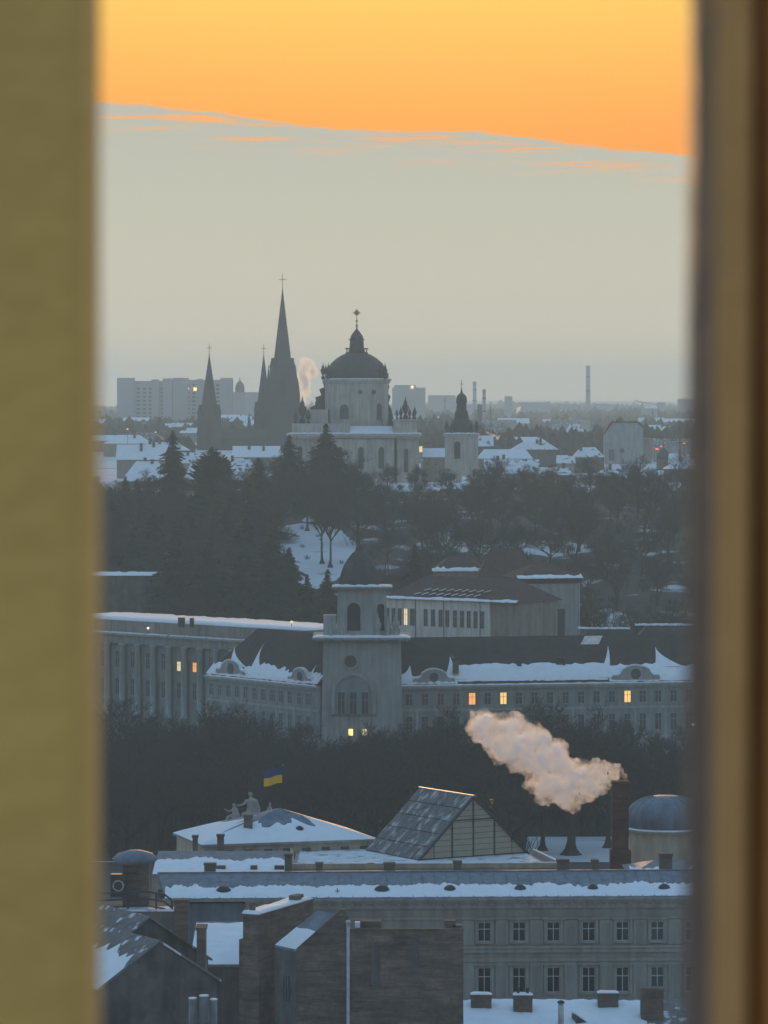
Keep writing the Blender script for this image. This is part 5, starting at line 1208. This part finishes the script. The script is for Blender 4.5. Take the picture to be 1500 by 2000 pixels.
    MB().box(a - .5, b + .5, D2 - .5, D2 + w + .5, Z2(851), Z2(847)).build('cornice', 'stone_church', t); q = MB(); snow_ledge(q, a - .5, b + .5, D2 - .5, D2 + 3, Z2(847), .4, 2, .8); q.build('cornice_snow', 'snow', t, True)
    MB().box(a - .3, b + .3, D2 - .35, D2 - .005, Z2(918), Z2(912)).build('string_course', 'stone_church', t)
    ft = Frame(0, D2); window(t, ft, X2(893), Z2(896), -.02, 12 * k2, 34 * k2, 'arch', 'dark_void', 'stone_church', proud=.15)
    for px in (874, 912, 930): MB(ft).box(X2(px) - .5, X2(px) + .5, -.25, -.004, g2, Z2(852)).build('pilaster', 'stone_church', t)
    cx, cy = X2(902), D2 + w / 2
    q = MB(); q.lathe(cx, cy, [(27 * k2, Z2(847)), (25 * k2, Z2(836)), (20 * k2, Z2(828)), (18 * k2, Z2(822)), (14.5 * k2, Z2(818)), (13 * k2, Z2(806)), (10 * k2, Z2(800)), (9.6 * k2, Z2(788)), (11 * k2, Z2(786)), (10.5 * k2, Z2(778)), (8 * k2, Z2(772)), (3 * k2, Z2(768)), (1.6 * k2, Z2(764)), (1 * k2, Z2(758))], 12); q.build('cap', 'copper_dark', t)
    for px, v in ((873, D2 + .6), (883, D2 + .4), (921, D2 + .4), (931, D2 + .6), (873, D2 + w - .6), (931, D2 + w - .6)):
        q = MB(); urn(q, X2(px), v, Z2(847), 27 * k2); q.build('urn', 'copper_dark', t, True)
    q = MB(); cross(q, cx, cy, Z2(762), 20 * k2, 7 * k2, .1); q.build('cross', 'gold_leaf', t)
    # long low wing with snowy roofs right and left of the bell tower (two things)
    for i, (p0, p1, D3, py, h, lab) in enumerate(((826, 872, 1420, 893, 5.0, 'low house with smooth snow roof between cathedral and bell tower'), (934, 1040, 1405, 896, 5.2, 'long house with smooth vaulted snow roof right of the bell tower'))):
        f = frame_px(p0, D3, p1, D3); ze = Z(py, D3); g3 = ground_z(f.o[0], D3) - 1; t = thing('chapter_house', lab, 'house', f(f.len / 2, 6, g3)); MB(f).box(0, f.len, .3, 12, g3, ze).build('wall', 'plaster_grey', t); q = MB(f); hip(q, -.3, f.len + .3, 0, 13, ze, ze + h * .62, 2.5 if i else .3); q.build('roof', 'snow', t)
        for kx in range(int(f.len / 3)): window(t, f, 1.5 + kx * 3, ze - 3, .28, 1.0, 1.6, 'cross1', 'glass_far', proud=.05)
build_cathedral()

# ------------------------------------------------------------------ neo-gothic church with spires
def build_church():
    D = 1980.0; k = D / F; x = lambda px: X(px, D); z = lambda py: Z(py, D); g = ground_z(x(490), D) - 2
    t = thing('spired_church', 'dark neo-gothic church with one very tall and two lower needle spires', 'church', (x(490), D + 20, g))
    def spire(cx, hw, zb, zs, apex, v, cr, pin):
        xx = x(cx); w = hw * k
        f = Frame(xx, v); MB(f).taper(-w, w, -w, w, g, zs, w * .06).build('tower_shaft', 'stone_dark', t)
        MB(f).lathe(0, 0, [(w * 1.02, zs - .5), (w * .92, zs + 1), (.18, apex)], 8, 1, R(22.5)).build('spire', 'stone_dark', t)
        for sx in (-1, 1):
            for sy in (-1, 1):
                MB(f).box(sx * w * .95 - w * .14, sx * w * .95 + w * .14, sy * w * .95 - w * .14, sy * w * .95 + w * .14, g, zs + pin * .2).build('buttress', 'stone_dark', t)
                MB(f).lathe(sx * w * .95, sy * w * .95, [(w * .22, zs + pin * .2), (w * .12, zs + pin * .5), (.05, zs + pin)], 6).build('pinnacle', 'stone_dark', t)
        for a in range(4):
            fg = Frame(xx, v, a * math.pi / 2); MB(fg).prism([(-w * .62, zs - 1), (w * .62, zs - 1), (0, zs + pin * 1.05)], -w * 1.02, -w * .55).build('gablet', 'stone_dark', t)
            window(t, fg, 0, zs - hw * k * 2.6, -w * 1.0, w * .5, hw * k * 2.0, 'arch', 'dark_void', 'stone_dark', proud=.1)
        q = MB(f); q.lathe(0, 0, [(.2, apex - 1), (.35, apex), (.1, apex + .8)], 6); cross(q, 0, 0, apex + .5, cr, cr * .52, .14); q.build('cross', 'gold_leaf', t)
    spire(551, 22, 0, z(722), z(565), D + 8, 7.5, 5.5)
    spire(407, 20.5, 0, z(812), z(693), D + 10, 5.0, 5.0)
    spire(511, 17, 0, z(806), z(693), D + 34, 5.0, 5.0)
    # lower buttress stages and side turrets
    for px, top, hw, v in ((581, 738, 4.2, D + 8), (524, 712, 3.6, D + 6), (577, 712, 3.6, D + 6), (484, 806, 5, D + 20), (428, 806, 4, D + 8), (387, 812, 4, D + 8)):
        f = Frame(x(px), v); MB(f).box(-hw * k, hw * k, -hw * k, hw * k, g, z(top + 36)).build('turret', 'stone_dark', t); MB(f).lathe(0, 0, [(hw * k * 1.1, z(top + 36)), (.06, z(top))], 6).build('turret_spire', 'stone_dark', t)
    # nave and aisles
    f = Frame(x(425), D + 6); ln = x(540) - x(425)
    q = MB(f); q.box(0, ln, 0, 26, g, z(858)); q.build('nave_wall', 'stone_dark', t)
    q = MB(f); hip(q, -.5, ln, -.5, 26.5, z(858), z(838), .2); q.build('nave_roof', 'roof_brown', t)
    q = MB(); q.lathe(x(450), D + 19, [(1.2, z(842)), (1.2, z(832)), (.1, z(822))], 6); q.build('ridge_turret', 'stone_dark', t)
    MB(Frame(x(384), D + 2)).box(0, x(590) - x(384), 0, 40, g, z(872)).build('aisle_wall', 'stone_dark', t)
build_church()

# ------------------------------------------------------------------ houses on the plateau
def house(px0, px1, py_e, D, rise, label, group, wallm='plaster_grey', roofm='roof_snowy', dep=10, kind='hip', chim=True, name='house', ang=0.0, wins=0):
    a = Frame(X(px0, D), D, ang); L = (X(px1, D) - X(px0, D)) / max(.5, math.cos(ang)); ze = Z(py_e, D); g = min(ground_z(X(px0, D), D), ground_z(X(px1, D), D + dep)) - 1.5
    if ze - g < 3: g = ze - 4
    t = thing(name, label, 'house', a(L / 2, dep / 2, g), group)
    MB(a).box(0, L, .3, dep, g, ze).build('wall', wallm, t)
    q = MB(a)
    if kind == 'hip': hip(q, -.4, L + .4, -.2, dep + .5, ze, ze + rise, min(L * .3, rise * 1.6))
    else: hip(q, -.4, L + .4, -.2, dep + .5, ze, ze + rise, .05)
    q.build('roof', roofm, t)
    if chim:
        for c in range(1 + (L > 12)):
            u = L * rng.uniform(.2, .8); v = dep * rng.uniform(.3, .6); MB(a).box(u - .5, u + .5, v - .4, v + .4, ze + rise * .2, ze + rise + rng.uniform(.5, 1.6)).build('chimney', 'brick_old', t)
    if wins:
        n = max(1, int(L / 3.2))
        for i in range(n): window(t, a, (i + .5) * L / n, ze - 2.6, .28, 1.0, 1.5, 'cross1', 'glass_far', proud=.05)
    return t
def build_houses():
    S = 'roof_snowy'
    # left, around the tall spruces
    L = [(228, 320, 898, 1480, 5.5, 'wide house with full snow roof left of the tallest spruce'), (238, 332, 940, 1330, 6.5, 'large house whose snow roof glows above the three small spruces'), (352, 392, 905, 1500, 4, 'small snow-roofed house right of the tallest spruce'), (360, 404, 936, 1340, 5, 'house with pale snow roof between tallest spruce and columnar conifer'), (436, 474, 938, 1350, 5, 'house with snowy roof right of the columnar conifer'), (440, 500, 915, 1430, 3.6, 'low house with broken snow cover behind the columnar conifer'), (455, 545, 893, 1600, 4.4, 'long snow roof below the twin spires nave'), (530, 572, 930, 1330, 4.0, 'snow-roofed house left of the cathedral corner'), (590, 618, 945, 1300, 2.2, 'tiny snow-capped hut among the spruces before the cathedral')]
    for i, (a, b, py, D, r_, lab) in enumerate(L): house(a, b, py, D, r_, lab, None, ('plaster_grey', 'plaster_dark', 'plaster_cream')[i % 3], 'snow' if i in (0, 1, 3, 6) else S, 12, 'hip' if i % 2 else 'gable', wins=i in (1, 3, 4))
    # right of the bell tower
    L = [(948, 1052, 925, 1330, 4.6, 'house with dark chimneys and patchy snow roof below the vaulted snow roof'), (1000, 1090, 878, 1650, 3.2, 'long flat snow roof beyond the vaulted snow house'), (1120, 1180, 893, 1560, 3.8, 'snow-roofed house left of the tall gabled tenement'), (1090, 1122, 905, 1500, 3.0, 'small house with patchy snow roof, second left of the tall tenement'), (1165, 1232, 930, 1350, 2.6, 'low house with thin snow roof under the tall tenement'), (1090, 1120, 928, 1340, 2.4, 'small pale-roofed house between bare trees and low thin roof'), (1226, 1278, 945, 1330, 2.6, 'house with bright snow roof right of the low thin roof'), (1266, 1362, 1012, 1240, 3.6, 'broad house with blue-lit snowy roof among trees at the right slope'), (1300, 1400, 916, 1420, 3.2, 'dark house with snow edge near the red lamps'), (1310, 1346, 905, 1500, 3.6, 'house with pale sloping roof below the red lamps'), (1330, 1420, 965, 1310, 2.8, 'house with faint snow roof at the edge of the hill'), (860, 900, 955, 1290, 3.0, 'snow-dusted hut below the bell tower'), (905, 935, 950, 1300, 3.2, 'small steep snow roof at the foot of the bell tower')]
    for i, (a, b, py, D, r_, lab) in enumerate(L): house(a, b, py, D, r_, lab, None, ('plaster_grey', 'plaster_dark', 'plaster_dark')[i % 3], S, 10, 'hip' if i % 3 else 'gable')
    # tall gabled tenement
    D = 1700.0; x = lambda p: X(p, D); z = lambda p: Z(p, D); g = ground_z(x(1220), D) - 2
    f = Frame(x(1182), D); L_ = x(1256) - x(1182)
    t = thing('tenement', 'tall pale tenement with blank side wall rising above the snowy roofs', 'building', (x(1220), D + 6, g))
    MB(f).prism([(0, g), (L_, g), (L_, z(836)), (L_ * .86, z(826)), (L_ * .2, z(826)), (0, z(846))], 0, 14).build('wall', 'plaster_pale', t)
    q = MB(f); q.prism([(-.6, z(848)), (L_ * .18, z(825.5)), (L_ * .9, z(825.5)), (L_ + .5, z(836.5)), (L_ + .5, z(834.5)), (L_ * .88, z(823)), (L_ * .16, z(823)), (-.6, z(845))], -.4, 14.3); q.build('roof', 'roof_brown', t)
    for a, b, tp in ((.30, .40, 819), (.44, .5, 821), (.75, .85, 822)): MB(f).box(L_ * a, L_ * b, 3, 5, z(826), z(tp)).build('chimney', 'brick_old', t)
    window(t, f, L_ * .45, z(885), -.02, 2.0, 2.0, 'round', 'glass_far', 'plaster_pale', proud=.1)
    for uu in (.14, .2): window(t, f, L_ * uu, z(900), -.02, 1.3, 5, 'cross1', 'glass_far', 'plaster_pale', proud=.1)
    MB(Frame(x(1257), D + 3)).box(0, x(1274) - x(1257), 0, 12, g, z(856)).build('annex', 'plaster_grey', t)
    # dark small dome near the red lamps
    D = 1600.0; t = thing('cupola_house', 'small house with round dark cupola and spike near the red lamps', 'building', (X(1297, D), D, 40)); x = lambda p: X(p, D); z = lambda p: Z(p, D); g = ground_z(x(1297), D) - 1
    MB().lathe(x(1297), D + 3, [(13 * D / F, g), (13 * D / F, z(897))], 16).build('wall', 'plaster_dark', t); MB().lathe(x(1297), D + 3, [(14 * D / F, z(897)), (13 * D / F, z(888)), (9 * D / F, z(881)), (3 * D / F, z(876)), (.25, z(874)), (.15, z(862))], 16).build('cupola', 'copper_dark', t, True)
    # scattered low houses farther off, snow-roofed
    r = random.Random(21)
    for i in range(74):
        D = r.uniform(1500, 3300); pxc = r.uniform(205, 1400) if i < 58 else r.choice((r.uniform(-20, 190), r.uniform(1400, 1540))); w = r.uniform(9, 24); x = X(pxc, D)
        if 375 < pxc < 600 and D < 2040: continue
        if 1140 < pxc < 1290 and D < 1720: continue
        g = ground_z(x, D); h = r.uniform(5, 9); rise = r.uniform(2, 4.5); hw = w / 2 * F / D
        house(pxc - hw, pxc + hw, HOR + (CH - g - h) * F / D, D, rise, ('hazy far house with full smooth snow roof on the plateau', 'hazy far house with patchy snow roof on the plateau', 'hazy far house with mostly bare dark roof on the plateau')[i % 3], ('far snow-roofed houses', 'far houses with patchy snow', 'far bare-roofed houses')[i % 3], ('plaster_grey', 'plaster_dark', 'plaster_pale')[i % 3], ('snow', 'roof_snowy', 'roof_old')[i % 3], r.uniform(9, 16), ('hip', 'gable')[i % 2], chim=D < 2300, name='house', ang=0)
build_houses()

# ------------------------------------------------------------------ far city
def build_far():
    def block(name, label, px0, px1, top, D, m='far_concrete', dep=14, steps=(), cat='building', lit=(), grid=True):
        a, b = X(px0, D), X(px1, D); g = ground_z((a + b) / 2, D) - 4; zt = Z(top, D); t = thing(name, label, cat, ((a + b) / 2, D, g))
        MB().box(a, b, D, D + dep, g, zt).build('wall', m, t)
        for (p0, p1, tp, dv) in steps: MB().box(X(p0, D), X(p1, D), D - dv, D + dep * .8 - dv, g if dv else zt + .02, Z(tp, D)).build('roof_block' if not dv else 'stair_bay', m, t)
        for (p, py, mm, w, h) in lit: 
            MB().box(X(p, D) - w / 2, X(p, D) + w / 2, D - 1.4, D - .05, Z(py, D) - h / 2, Z(py, D) + h / 2).build('lit_window', mm, t)
        if grid:
            fl = 3.0; zz = g + 6; ww = MB(); n = 0; wm = MB().box(-1.2, 1.2, -.06, .02, 0, 1.5).mesh('window', 'glass_far'); nfl = int((zt - 1 - zz) / 3.0); ncol = int((b - a) / 4.5)
            for i in range(nfl):
                for j in range(ncol):
                    if n < 150: put(wm, 'window', t, Vector((a + 2.2 + j * 4.5, D - .01, zz + i * 3.0)), 0); n += 1
        return t
    block('apartment_block', 'long high hazy apartment block with staggered bays and one lit window', 229, 336, 744, 3000, steps=((229, 262, 738, 2.0), (296, 310, 741, 1.5), (318, 336, 739, 2.0)), grid=True)
    block('apartment_block', 'hazy slab of flats behind the left church spire with a bright lamp', 338, 454, 742, 3050, steps=((338, 368, 738, 2.0), (384, 396, 740, 1.0), (430, 454, 738, 2.0)), lit=((381, 760, 'lit_gold', 2.2, 2.2), (368, 759, 'lit_pale', 1.0, 1.4)), grid=True)
    block('apartment_block', 'lower faint block of flats between the spires', 455, 545, 766, 3400, grid=False)
    block('apartment_block', 'squat hazy block with a lit corner lamp right of the cathedral dome', 766, 831, 757, 3300, steps=((770, 812, 752, 0),), lit=((805, 756, 'lit_gold', 2.0, 2.0),), grid=False)
    block('apartment_block', 'faint low block behind the bell tower', 836, 890, 772, 4200, grid=False)
    block('grain_silo', 'hazy narrow silo building standing alone right of the bell tower', 986, 1001, 774, 3900, 'far_concrete', 10, grid=False)
    for a, b, tp, D, lab in ((1012, 1075, 786, 4300, 'low faint wooded estate with flat roofs'), (1095, 1130, 790, 4400, 'small faint block left of the tall lone chimney'), (1160, 1205, 789, 4700, 'faint warehouse right of the tall lone chimney'), (1285, 1300, 786, 4300, 'faint tiny tower house far right'), (1325, 1400, 779, 4100, 'broad faint block at the end of the far ridge'), (640, 700, 784, 4600, 'faint block hidden behind the cathedral drum'), (900, 935, 789, 4500, 'faint low sheds behind the masts')):
        block('far_block', lab, a, b, tp, D, grid=False)
    # hazy domed church far left
    D = 3200.0; x = X(468, D); k = D / F; g = ground_z(x, D)
    t = thing('domed_church', 'faint far church with single dome between block of flats and spires', 'church', (x, D, g)); MB().box(x - 12 * k, x + 12 * k, D, D + 10, g - 3, Z(766, D)).build('wall', 'far_concrete', t); MB().lathe(x, D + 5, [(9 * k, Z(766, D)), (9 * k, Z(758, D)), (8 * k, Z(752, D)), (5 * k, Z(747, D)), (1.5 * k, Z(744, D)), (.5 * k, Z(737, D))], 14).build('dome', 'far_dark', t, True)
    # chimneys and masts
    def stack(lab, px, w, top, D, m='far_concrete', name='factory_chimney', band=False):
        x = X(px, D); g = ground_z(x, D) - 3; r = w * D / F / 2; t = thing(name, lab, 'chimney', (x, D, g)); zt = Z(top, D)
        MB().lathe(x, D, [(r * 1.35, g), (r * 1.1, (g + zt) / 2), (r, zt - 2.5)], 14).build('shaft', m, t, True); MB().lathe(x, D, [(r * 1.12, zt - 2.5), (r * 1.12, zt)], 14).build('rim', m, t)
        for f_ in (.55, .8):
            zz = g + (zt - g) * f_; rr = r * 1.22; MB().lathe(x, D, [(rr, zz), (rr, zz + 1.0)], 14).build('band', 'far_dark', t)
    stack('tall lone factory chimney standing clear on the hazy horizon', 1148.5, 8, 714, 4300)
    stack('pale chimney pair member just right of the bell tower cross', 927, 7, 745, 4000)
    stack('slim dark chimney with lit collar right of the bell tower', 945.5, 6, 760, 2600)
    stack('short stout dark chimney behind the bell tower right edge', 937, 8, 790, 2300, 'far_dark')
    for px, top, D in ((929.5, 800, 2300), (869, 775, 3000), (958, 792, 2500), (1275, 800, 2600), (1328, 850, 1500)):
        x = X(px, D); g = ground_z(x, D) - 2; t = thing('mast', 'thin mast standing among the far hazy roofs', 'mast', (x, D, g), 'thin masts among the far roofs'); zt = Z(top, D); MB().lathe(x, D, [(.45, g), (.25, zt)], 6).build('pole', 'far_dark', t); MB().box(x - 1.2, x + 1.2, D - .1, D + .1, zt - 3, zt - 2.6).build('crossarm', 'far_dark', t)
    # tower crane
    D = 4000; x = X(1255, D); g = ground_z(x, D) - 2; zt = Z(786, D); t = thing('tower_crane', 'faint tower crane with slanting jib on the far right horizon', 'crane', (x, D, g)); MB().box(x - .8, x + .8, D - .8, D + .8, g, zt).build('mast', 'far_concrete', t); MB().tube([(x - 8, D, Z(782, D)), (x, D, zt), (x + 14, D, Z(790, D))], .6, 4).build('jib', 'far_concrete', t)
    # bright flat snow roofs of sheds catching the sky
    for px0, px1, py, D, lab in ((430, 476, 815, 2700, 'shed with shallow arched snow roof between the church spires'), (1262, 1284, 796, 3600, 'far shed with brightest snow roof at right'), (1290, 1366, 822, 3000, 'long far shed with pale snow strip at right'), (1240, 1340, 838, 2500, 'nearer long shed with pale snow strip at right'), (1090, 1120, 850, 2300, 'flat snowy shed beside the wooded estate'), (840, 870, 862, 2000, 'snow-edged shed roof between cathedral and bell tower'), (1030, 1080, 862, 1950, 'flat shed with snow strip beyond the vaulted snow house'), (1130, 1178, 860, 2050, 'flat shed with bright snow strip left of the tenement'), (240, 290, 820, 2800, 'snow-covered shed left below the high flats'), (345, 372, 830, 2600, 'small snow-covered shed below the high flats')):
        a, b = X(px0, D), X(px1, D); zt = Z(py, D); g = ground_z((a + b) / 2, D) - 2
        g = min(g, zt - 3)
        t = thing('shed', lab, 'shed', ((a + b) / 2, D, g)); MB().box(a, b, D, D + 25, g, zt - .8).build('wall', 'far_concrete', t); q = MB(); hip(q, a - .5, b + .5, D - .5, D + 26, zt - .8, zt + 1.6, .3); q.build('roof', 'snow', t)
    # lights
    def lamp(px, py, D, m, r, lab, cat='lamp', name='street_lamp', group=None):
        x = X(px, D); z = Z(py, D); g = ground_z(x, D); t = thing(name, lab, cat, (x, D, g), group); MB().lathe(x, D + .3, [(.12, g - .3), (.08, z)], 6).build('pole', 'metal_dark', t); MB().box(x - .06, x + .06, D - .1, D + .36, z, z + .1).build('arm', 'metal_dark', t)
        MB().lathe(x, D - .15, [(.03, z - r * .6), (r, z - r * .3), (r, z + r * .25), (.03, z + r * .55)], 10).build('lamp_head', m, t, True)
    lamp(1356, 1415, 742, 'lit_white', .42, 'lit white street lamp in front of the corner-tower building right wing')
    lamp(1283, 877, 1490, 'lit_red', .55, 'red warning lamp, larger of the pair by the cupola', name='warning_lamp'); lamp(1291, 872, 1490, 'lit_red', .4, 'red warning lamp, smaller of the pair by the cupola', name='warning_lamp'); lamp(1336, 866, 1490, 'lit_red', .5, 'single red warning lamp right of the cupola beside a mast', name='warning_lamp')
    lamp(249, 838, 1800, 'lit_pale', .5, 'pale lamp over the far roofs left of the tallest spruce'); lamp(304, 844, 1800, 'lit_pale', .45, 'greenish pale lamp between far roofs and the tallest spruce'); lamp(533, 900, 1400, 'lit_pale', .6, 'warm lamp beside the spruce at the cathedral left corner'); lamp(545, 905, 1400, 'lit_pale', .35, 'dimmer lamp next to the warm lamp at the cathedral left corner')
    lamp(365, 1625, 640, 'lit_orange', .16, 'tiny orange lamp behind the pavilion in the dark park')
    # lit traffic sign among park trees
    D = 640; x = X(960, D); g = ground_z(x, D); t = thing('lit_sign', 'small upright yellow lit sign among dark trees behind the glass gable', 'sign', (x, D, g)); MB().lathe(x, D + .2, [(.1, g - .3), (.08, Z(1562, D))], 6).build('post', 'metal_dark', t); MB().box(x - .28, x + .28, D, D + .2, Z(1580, D), Z(1561, D)).build('panel', 'lit_yellow', t)
    for q in range(3): MB().box(x - .22, x + .22, D - .03, D - .003, Z(1578, D) + q * .5, Z(1578, D) + q * .5 + .22).build('bar', 'metal_dark', t)
    # kiosk and hedge with snow at the right park edge
    D = 745; f = frame_px(1240, D, 1300, D - 4); zt = Z(1500, D - 2); t = thing('kiosk', 'low kiosk with slanted snowy roof at the park edge', 'kiosk', f(2, 2, 0)); MB(f).box(0, f.len, 0, 4, 0, zt).build('wall', 'plaster_dark', t); q = MB(f); q.prism([(-.3, zt), (f.len + .3, zt), (f.len + .3, zt + 1.4), (f.len * .5, zt + 1.0)], -.3, 4.3); q.build('roof', 'snow', t)
    # far woods: one hazy mass
    r = random.Random(5); q = MB(); 
    for i in range(11000):
        D = 1780 + 5700 * r.random() ** 1.35; px = r.uniform(-60, 1590); xx = X(px, D)
        dens = mnoise.noise(Vector((xx * .004, D * .0016, 1)))
        if dens < (-.32 if px > 820 else .05): continue
        if 375 < px < 600 and D < 2050: continue
        h = r.uniform(6, 13); g = ground_z(xx, D); w = h * r.uniform(.3, .5)
        for c in range(5):
            aa = r.uniform(0, 6.28); ox, oy = math.cos(aa) * w * .6, math.sin(aa) * w * .6; zz = g + h * r.uniform(.15, .6); s_ = w * r.uniform(.5, .9)
            i0 = len(q.v); q.v += [Vector((xx + ox - s_, D + oy, zz)), Vector((xx + ox, D + oy - s_, zz)), Vector((xx + ox + s_, D + oy, zz)), Vector((xx + ox, D + oy + s_, zz)), Vector((xx + ox * .6, D + oy, zz + s_ * r.uniform(1.0, 1.7))), Vector((xx + ox, D + oy, g - 1))]
            for a_, b_ in ((0, 1), (1, 2), (2, 3), (3, 0)): q.f += [[i0 + a_, i0 + b_, i0 + 4], [i0 + b_, i0 + a_, i0 + 5]]
    q.build('far_woodland', 'far_wood', kind='stuff', label='hazy far woodland and gardens between the distant houses', cat='woodland')
    for px0, px1, pt, pb, lab in ((360, 432, 958, 1040, 'cream garden house half hidden by spruces above the slope'), (546, 622, 962, 1046, 'cream terrace house seen between spruce trunks above the snow slope')):
        D = 1228.0; f = frame_px(px0, D, px1, D); zt = Z(pt, D); g = min(Z(pb, D), ground_z(f.o[0], D)) - 1; t = thing('garden_house', lab, 'house', f(f.len / 2, 5, g)); MB(f).box(0, f.len, 0, 9, g, zt).build('wall', 'plaster_cream', t); q = MB(f); hip(q, -.4, f.len + .4, -.4, 9.4, zt, zt + 2.4, 2.5); q.build('roof', 'roof_brown', t)
        for k in range(3): window(t, f, f.len * (k + .5) / 3, zt - 5.5, -.02, 1.6, 4.2, 'arch', 'glass_far', 'plaster_cream', proud=.1)
build_far()

# ------------------------------------------------------------------ steam and smoke
def steam_mat(name, dens, col=(1, 1, 1), g=.25, nscale=.5, lo=.35, hi=.6, soft=True):
    m = bpy.data.materials.new(name); m.use_nodes = True; nt = m.node_tree; nt.nodes.clear(); N = nt.nodes.new; L = nt.links.new
    v = N('ShaderNodeVolumePrincipled'); v.inputs['Color'].default_value = (*col, 1); v.inputs['Anisotropy'].default_value = g; v.inputs['Density'].default_value = dens
    if soft:
        tc = N('ShaderNodeTexCoord'); nz = N('ShaderNodeTexNoise'); nz.inputs['Scale'].default_value = nscale; nz.inputs['Detail'].default_value = 4; L(tc.outputs['Object'], nz.inputs['Vector'])
        mr = N('ShaderNodeMapRange'); L(nz.outputs[0], mr.inputs[0]); mr.inputs[1].default_value = lo; mr.inputs[2].default_value = hi; mr.inputs[3].default_value = dens * .08; mr.inputs[4].default_value = dens; L(mr.outputs[0], v.inputs['Density'])
    o = N('ShaderNodeOutputMaterial'); L(v.outputs[0], o.inputs['Volume']); MATS[name] = m
steam_mat('steam', 1.15, (1, .998, .995), .66, .8, .42, .64)
steam_mat('steam_far', .5, (1, .99, .97), .7, .2, .3, .6)
def plume(name, label, D, path, seed, voxel, mtl, jit, n_per, disp, group=None):
    r = random.Random(seed); parts = []
    for (a, b) in zip(path, path[1:]):
        for i in range(n_per):
            f = (i + r.random()) / n_per; px = a[0] + (b[0] - a[0]) * f; py = a[1] + (b[1] - a[1]) * f; w = a[2] + (b[2] - a[2]) * f
            q = w * D / F; rr = q * r.uniform(.28, .48) ; an = r.uniform(0, 6.28); off = (q - rr) * r.random() ** .6 * jit; dv = r.uniform(-1, 1) * (q - rr) * .9
            p = P(px, py, D); p += Vector((math.cos(an) * off, dv, math.sin(an) * off)); parts.append((p, rr))
    base = P(path[0][0], path[0][1], D)
    me = blob(parts, voxel, name, mtl, base, lambda c: disp * (mnoise.noise(c * (1.1 / (disp * 3 + .2))) + .6 * mnoise.noise(c * (2.6 / (disp * 3 + .2)) + Vector((3, 1, 7))) + .35 * mnoise.noise(c * (6.0 / (disp * 3 + .2)) + Vector((1, 5, 2)))))
    o = bpy.data.objects.new(name, me); C.objects.link(o); o.location = base; tag(o, label, 'steam', group); return o
plume('steam_plume', 'big billowing peach-white steam plume drifting left from the brick smokestack', 433.0, [(1226, 1524, 3), (1206, 1514, 18), (1172, 1513, 36), (1130, 1524, 56), (1095, 1532, 64), (1065, 1498, 64), (1030, 1465, 60), (992, 1440, 60), (955, 1424, 54), (935, 1402, 26)], 4, .12, 'steam', 1.0, 20, .55)
plume('steam_plume', 'small warm steam wisp above the roof of the corner-tower building', 764.0, [(890, 1290, 5), (884, 1284, 7), (879, 1276, 5)], 3, .22, 'steam', .8, 8, .2)
plume('smoke_plume', 'pale peach smoke puff rising right of the tallest spire', 2500.0, [(592, 790, 10), (595, 762, 18), (598, 735, 28), (602, 710, 24)], 8, 1.2, 'steam_far', .9, 9, 1.6)
plume('smoke_plume', 'white smoke streaming low beside the bell tower', 1800.0, [(992, 858, 4), (975, 856, 9), (958, 850, 9), (946, 836, 6)], 9, .8, 'steam_far', .9, 8, 1.0)
plume('smoke_plume', 'small warm smoke puff over the far silo', 3500.0, [(1008, 808, 5), (1012, 800, 7), (1016, 796, 4)], 10, 1.2, 'steam_far', .9, 7, 1.2)
plume('smoke_plume', 'short pale smoke puff above the far flat sheds', 2400.0, [(1048, 864, 4), (1049, 856, 6), (1050, 848, 4)], 12, .9, 'steam_far', .9, 7, 1.0)

# ------------------------------------------------------------------ haze
hz = bpy.data.materials.new('haze'); hz.use_nodes = True; nt = hz.node_tree; nt.nodes.clear()
v = nt.nodes.new('ShaderNodeVolumePrincipled'); v.inputs['Color'].default_value = (.74, .96, 1.0, 1); v.inputs['Density'].default_value = 0.00019; v.inputs['Anisotropy'].default_value = 0.41
o = nt.nodes.new('ShaderNodeOutputMaterial'); nt.links.new(v.outputs[0], o.inputs['Volume']); MATS['haze'] = hz
MB().box(-4600, 4600, -400, 9900, -2.5, 142).build('haze', 'haze', kind='stuff', label='pale blue-grey evening haze lying over the whole town', cat='haze')
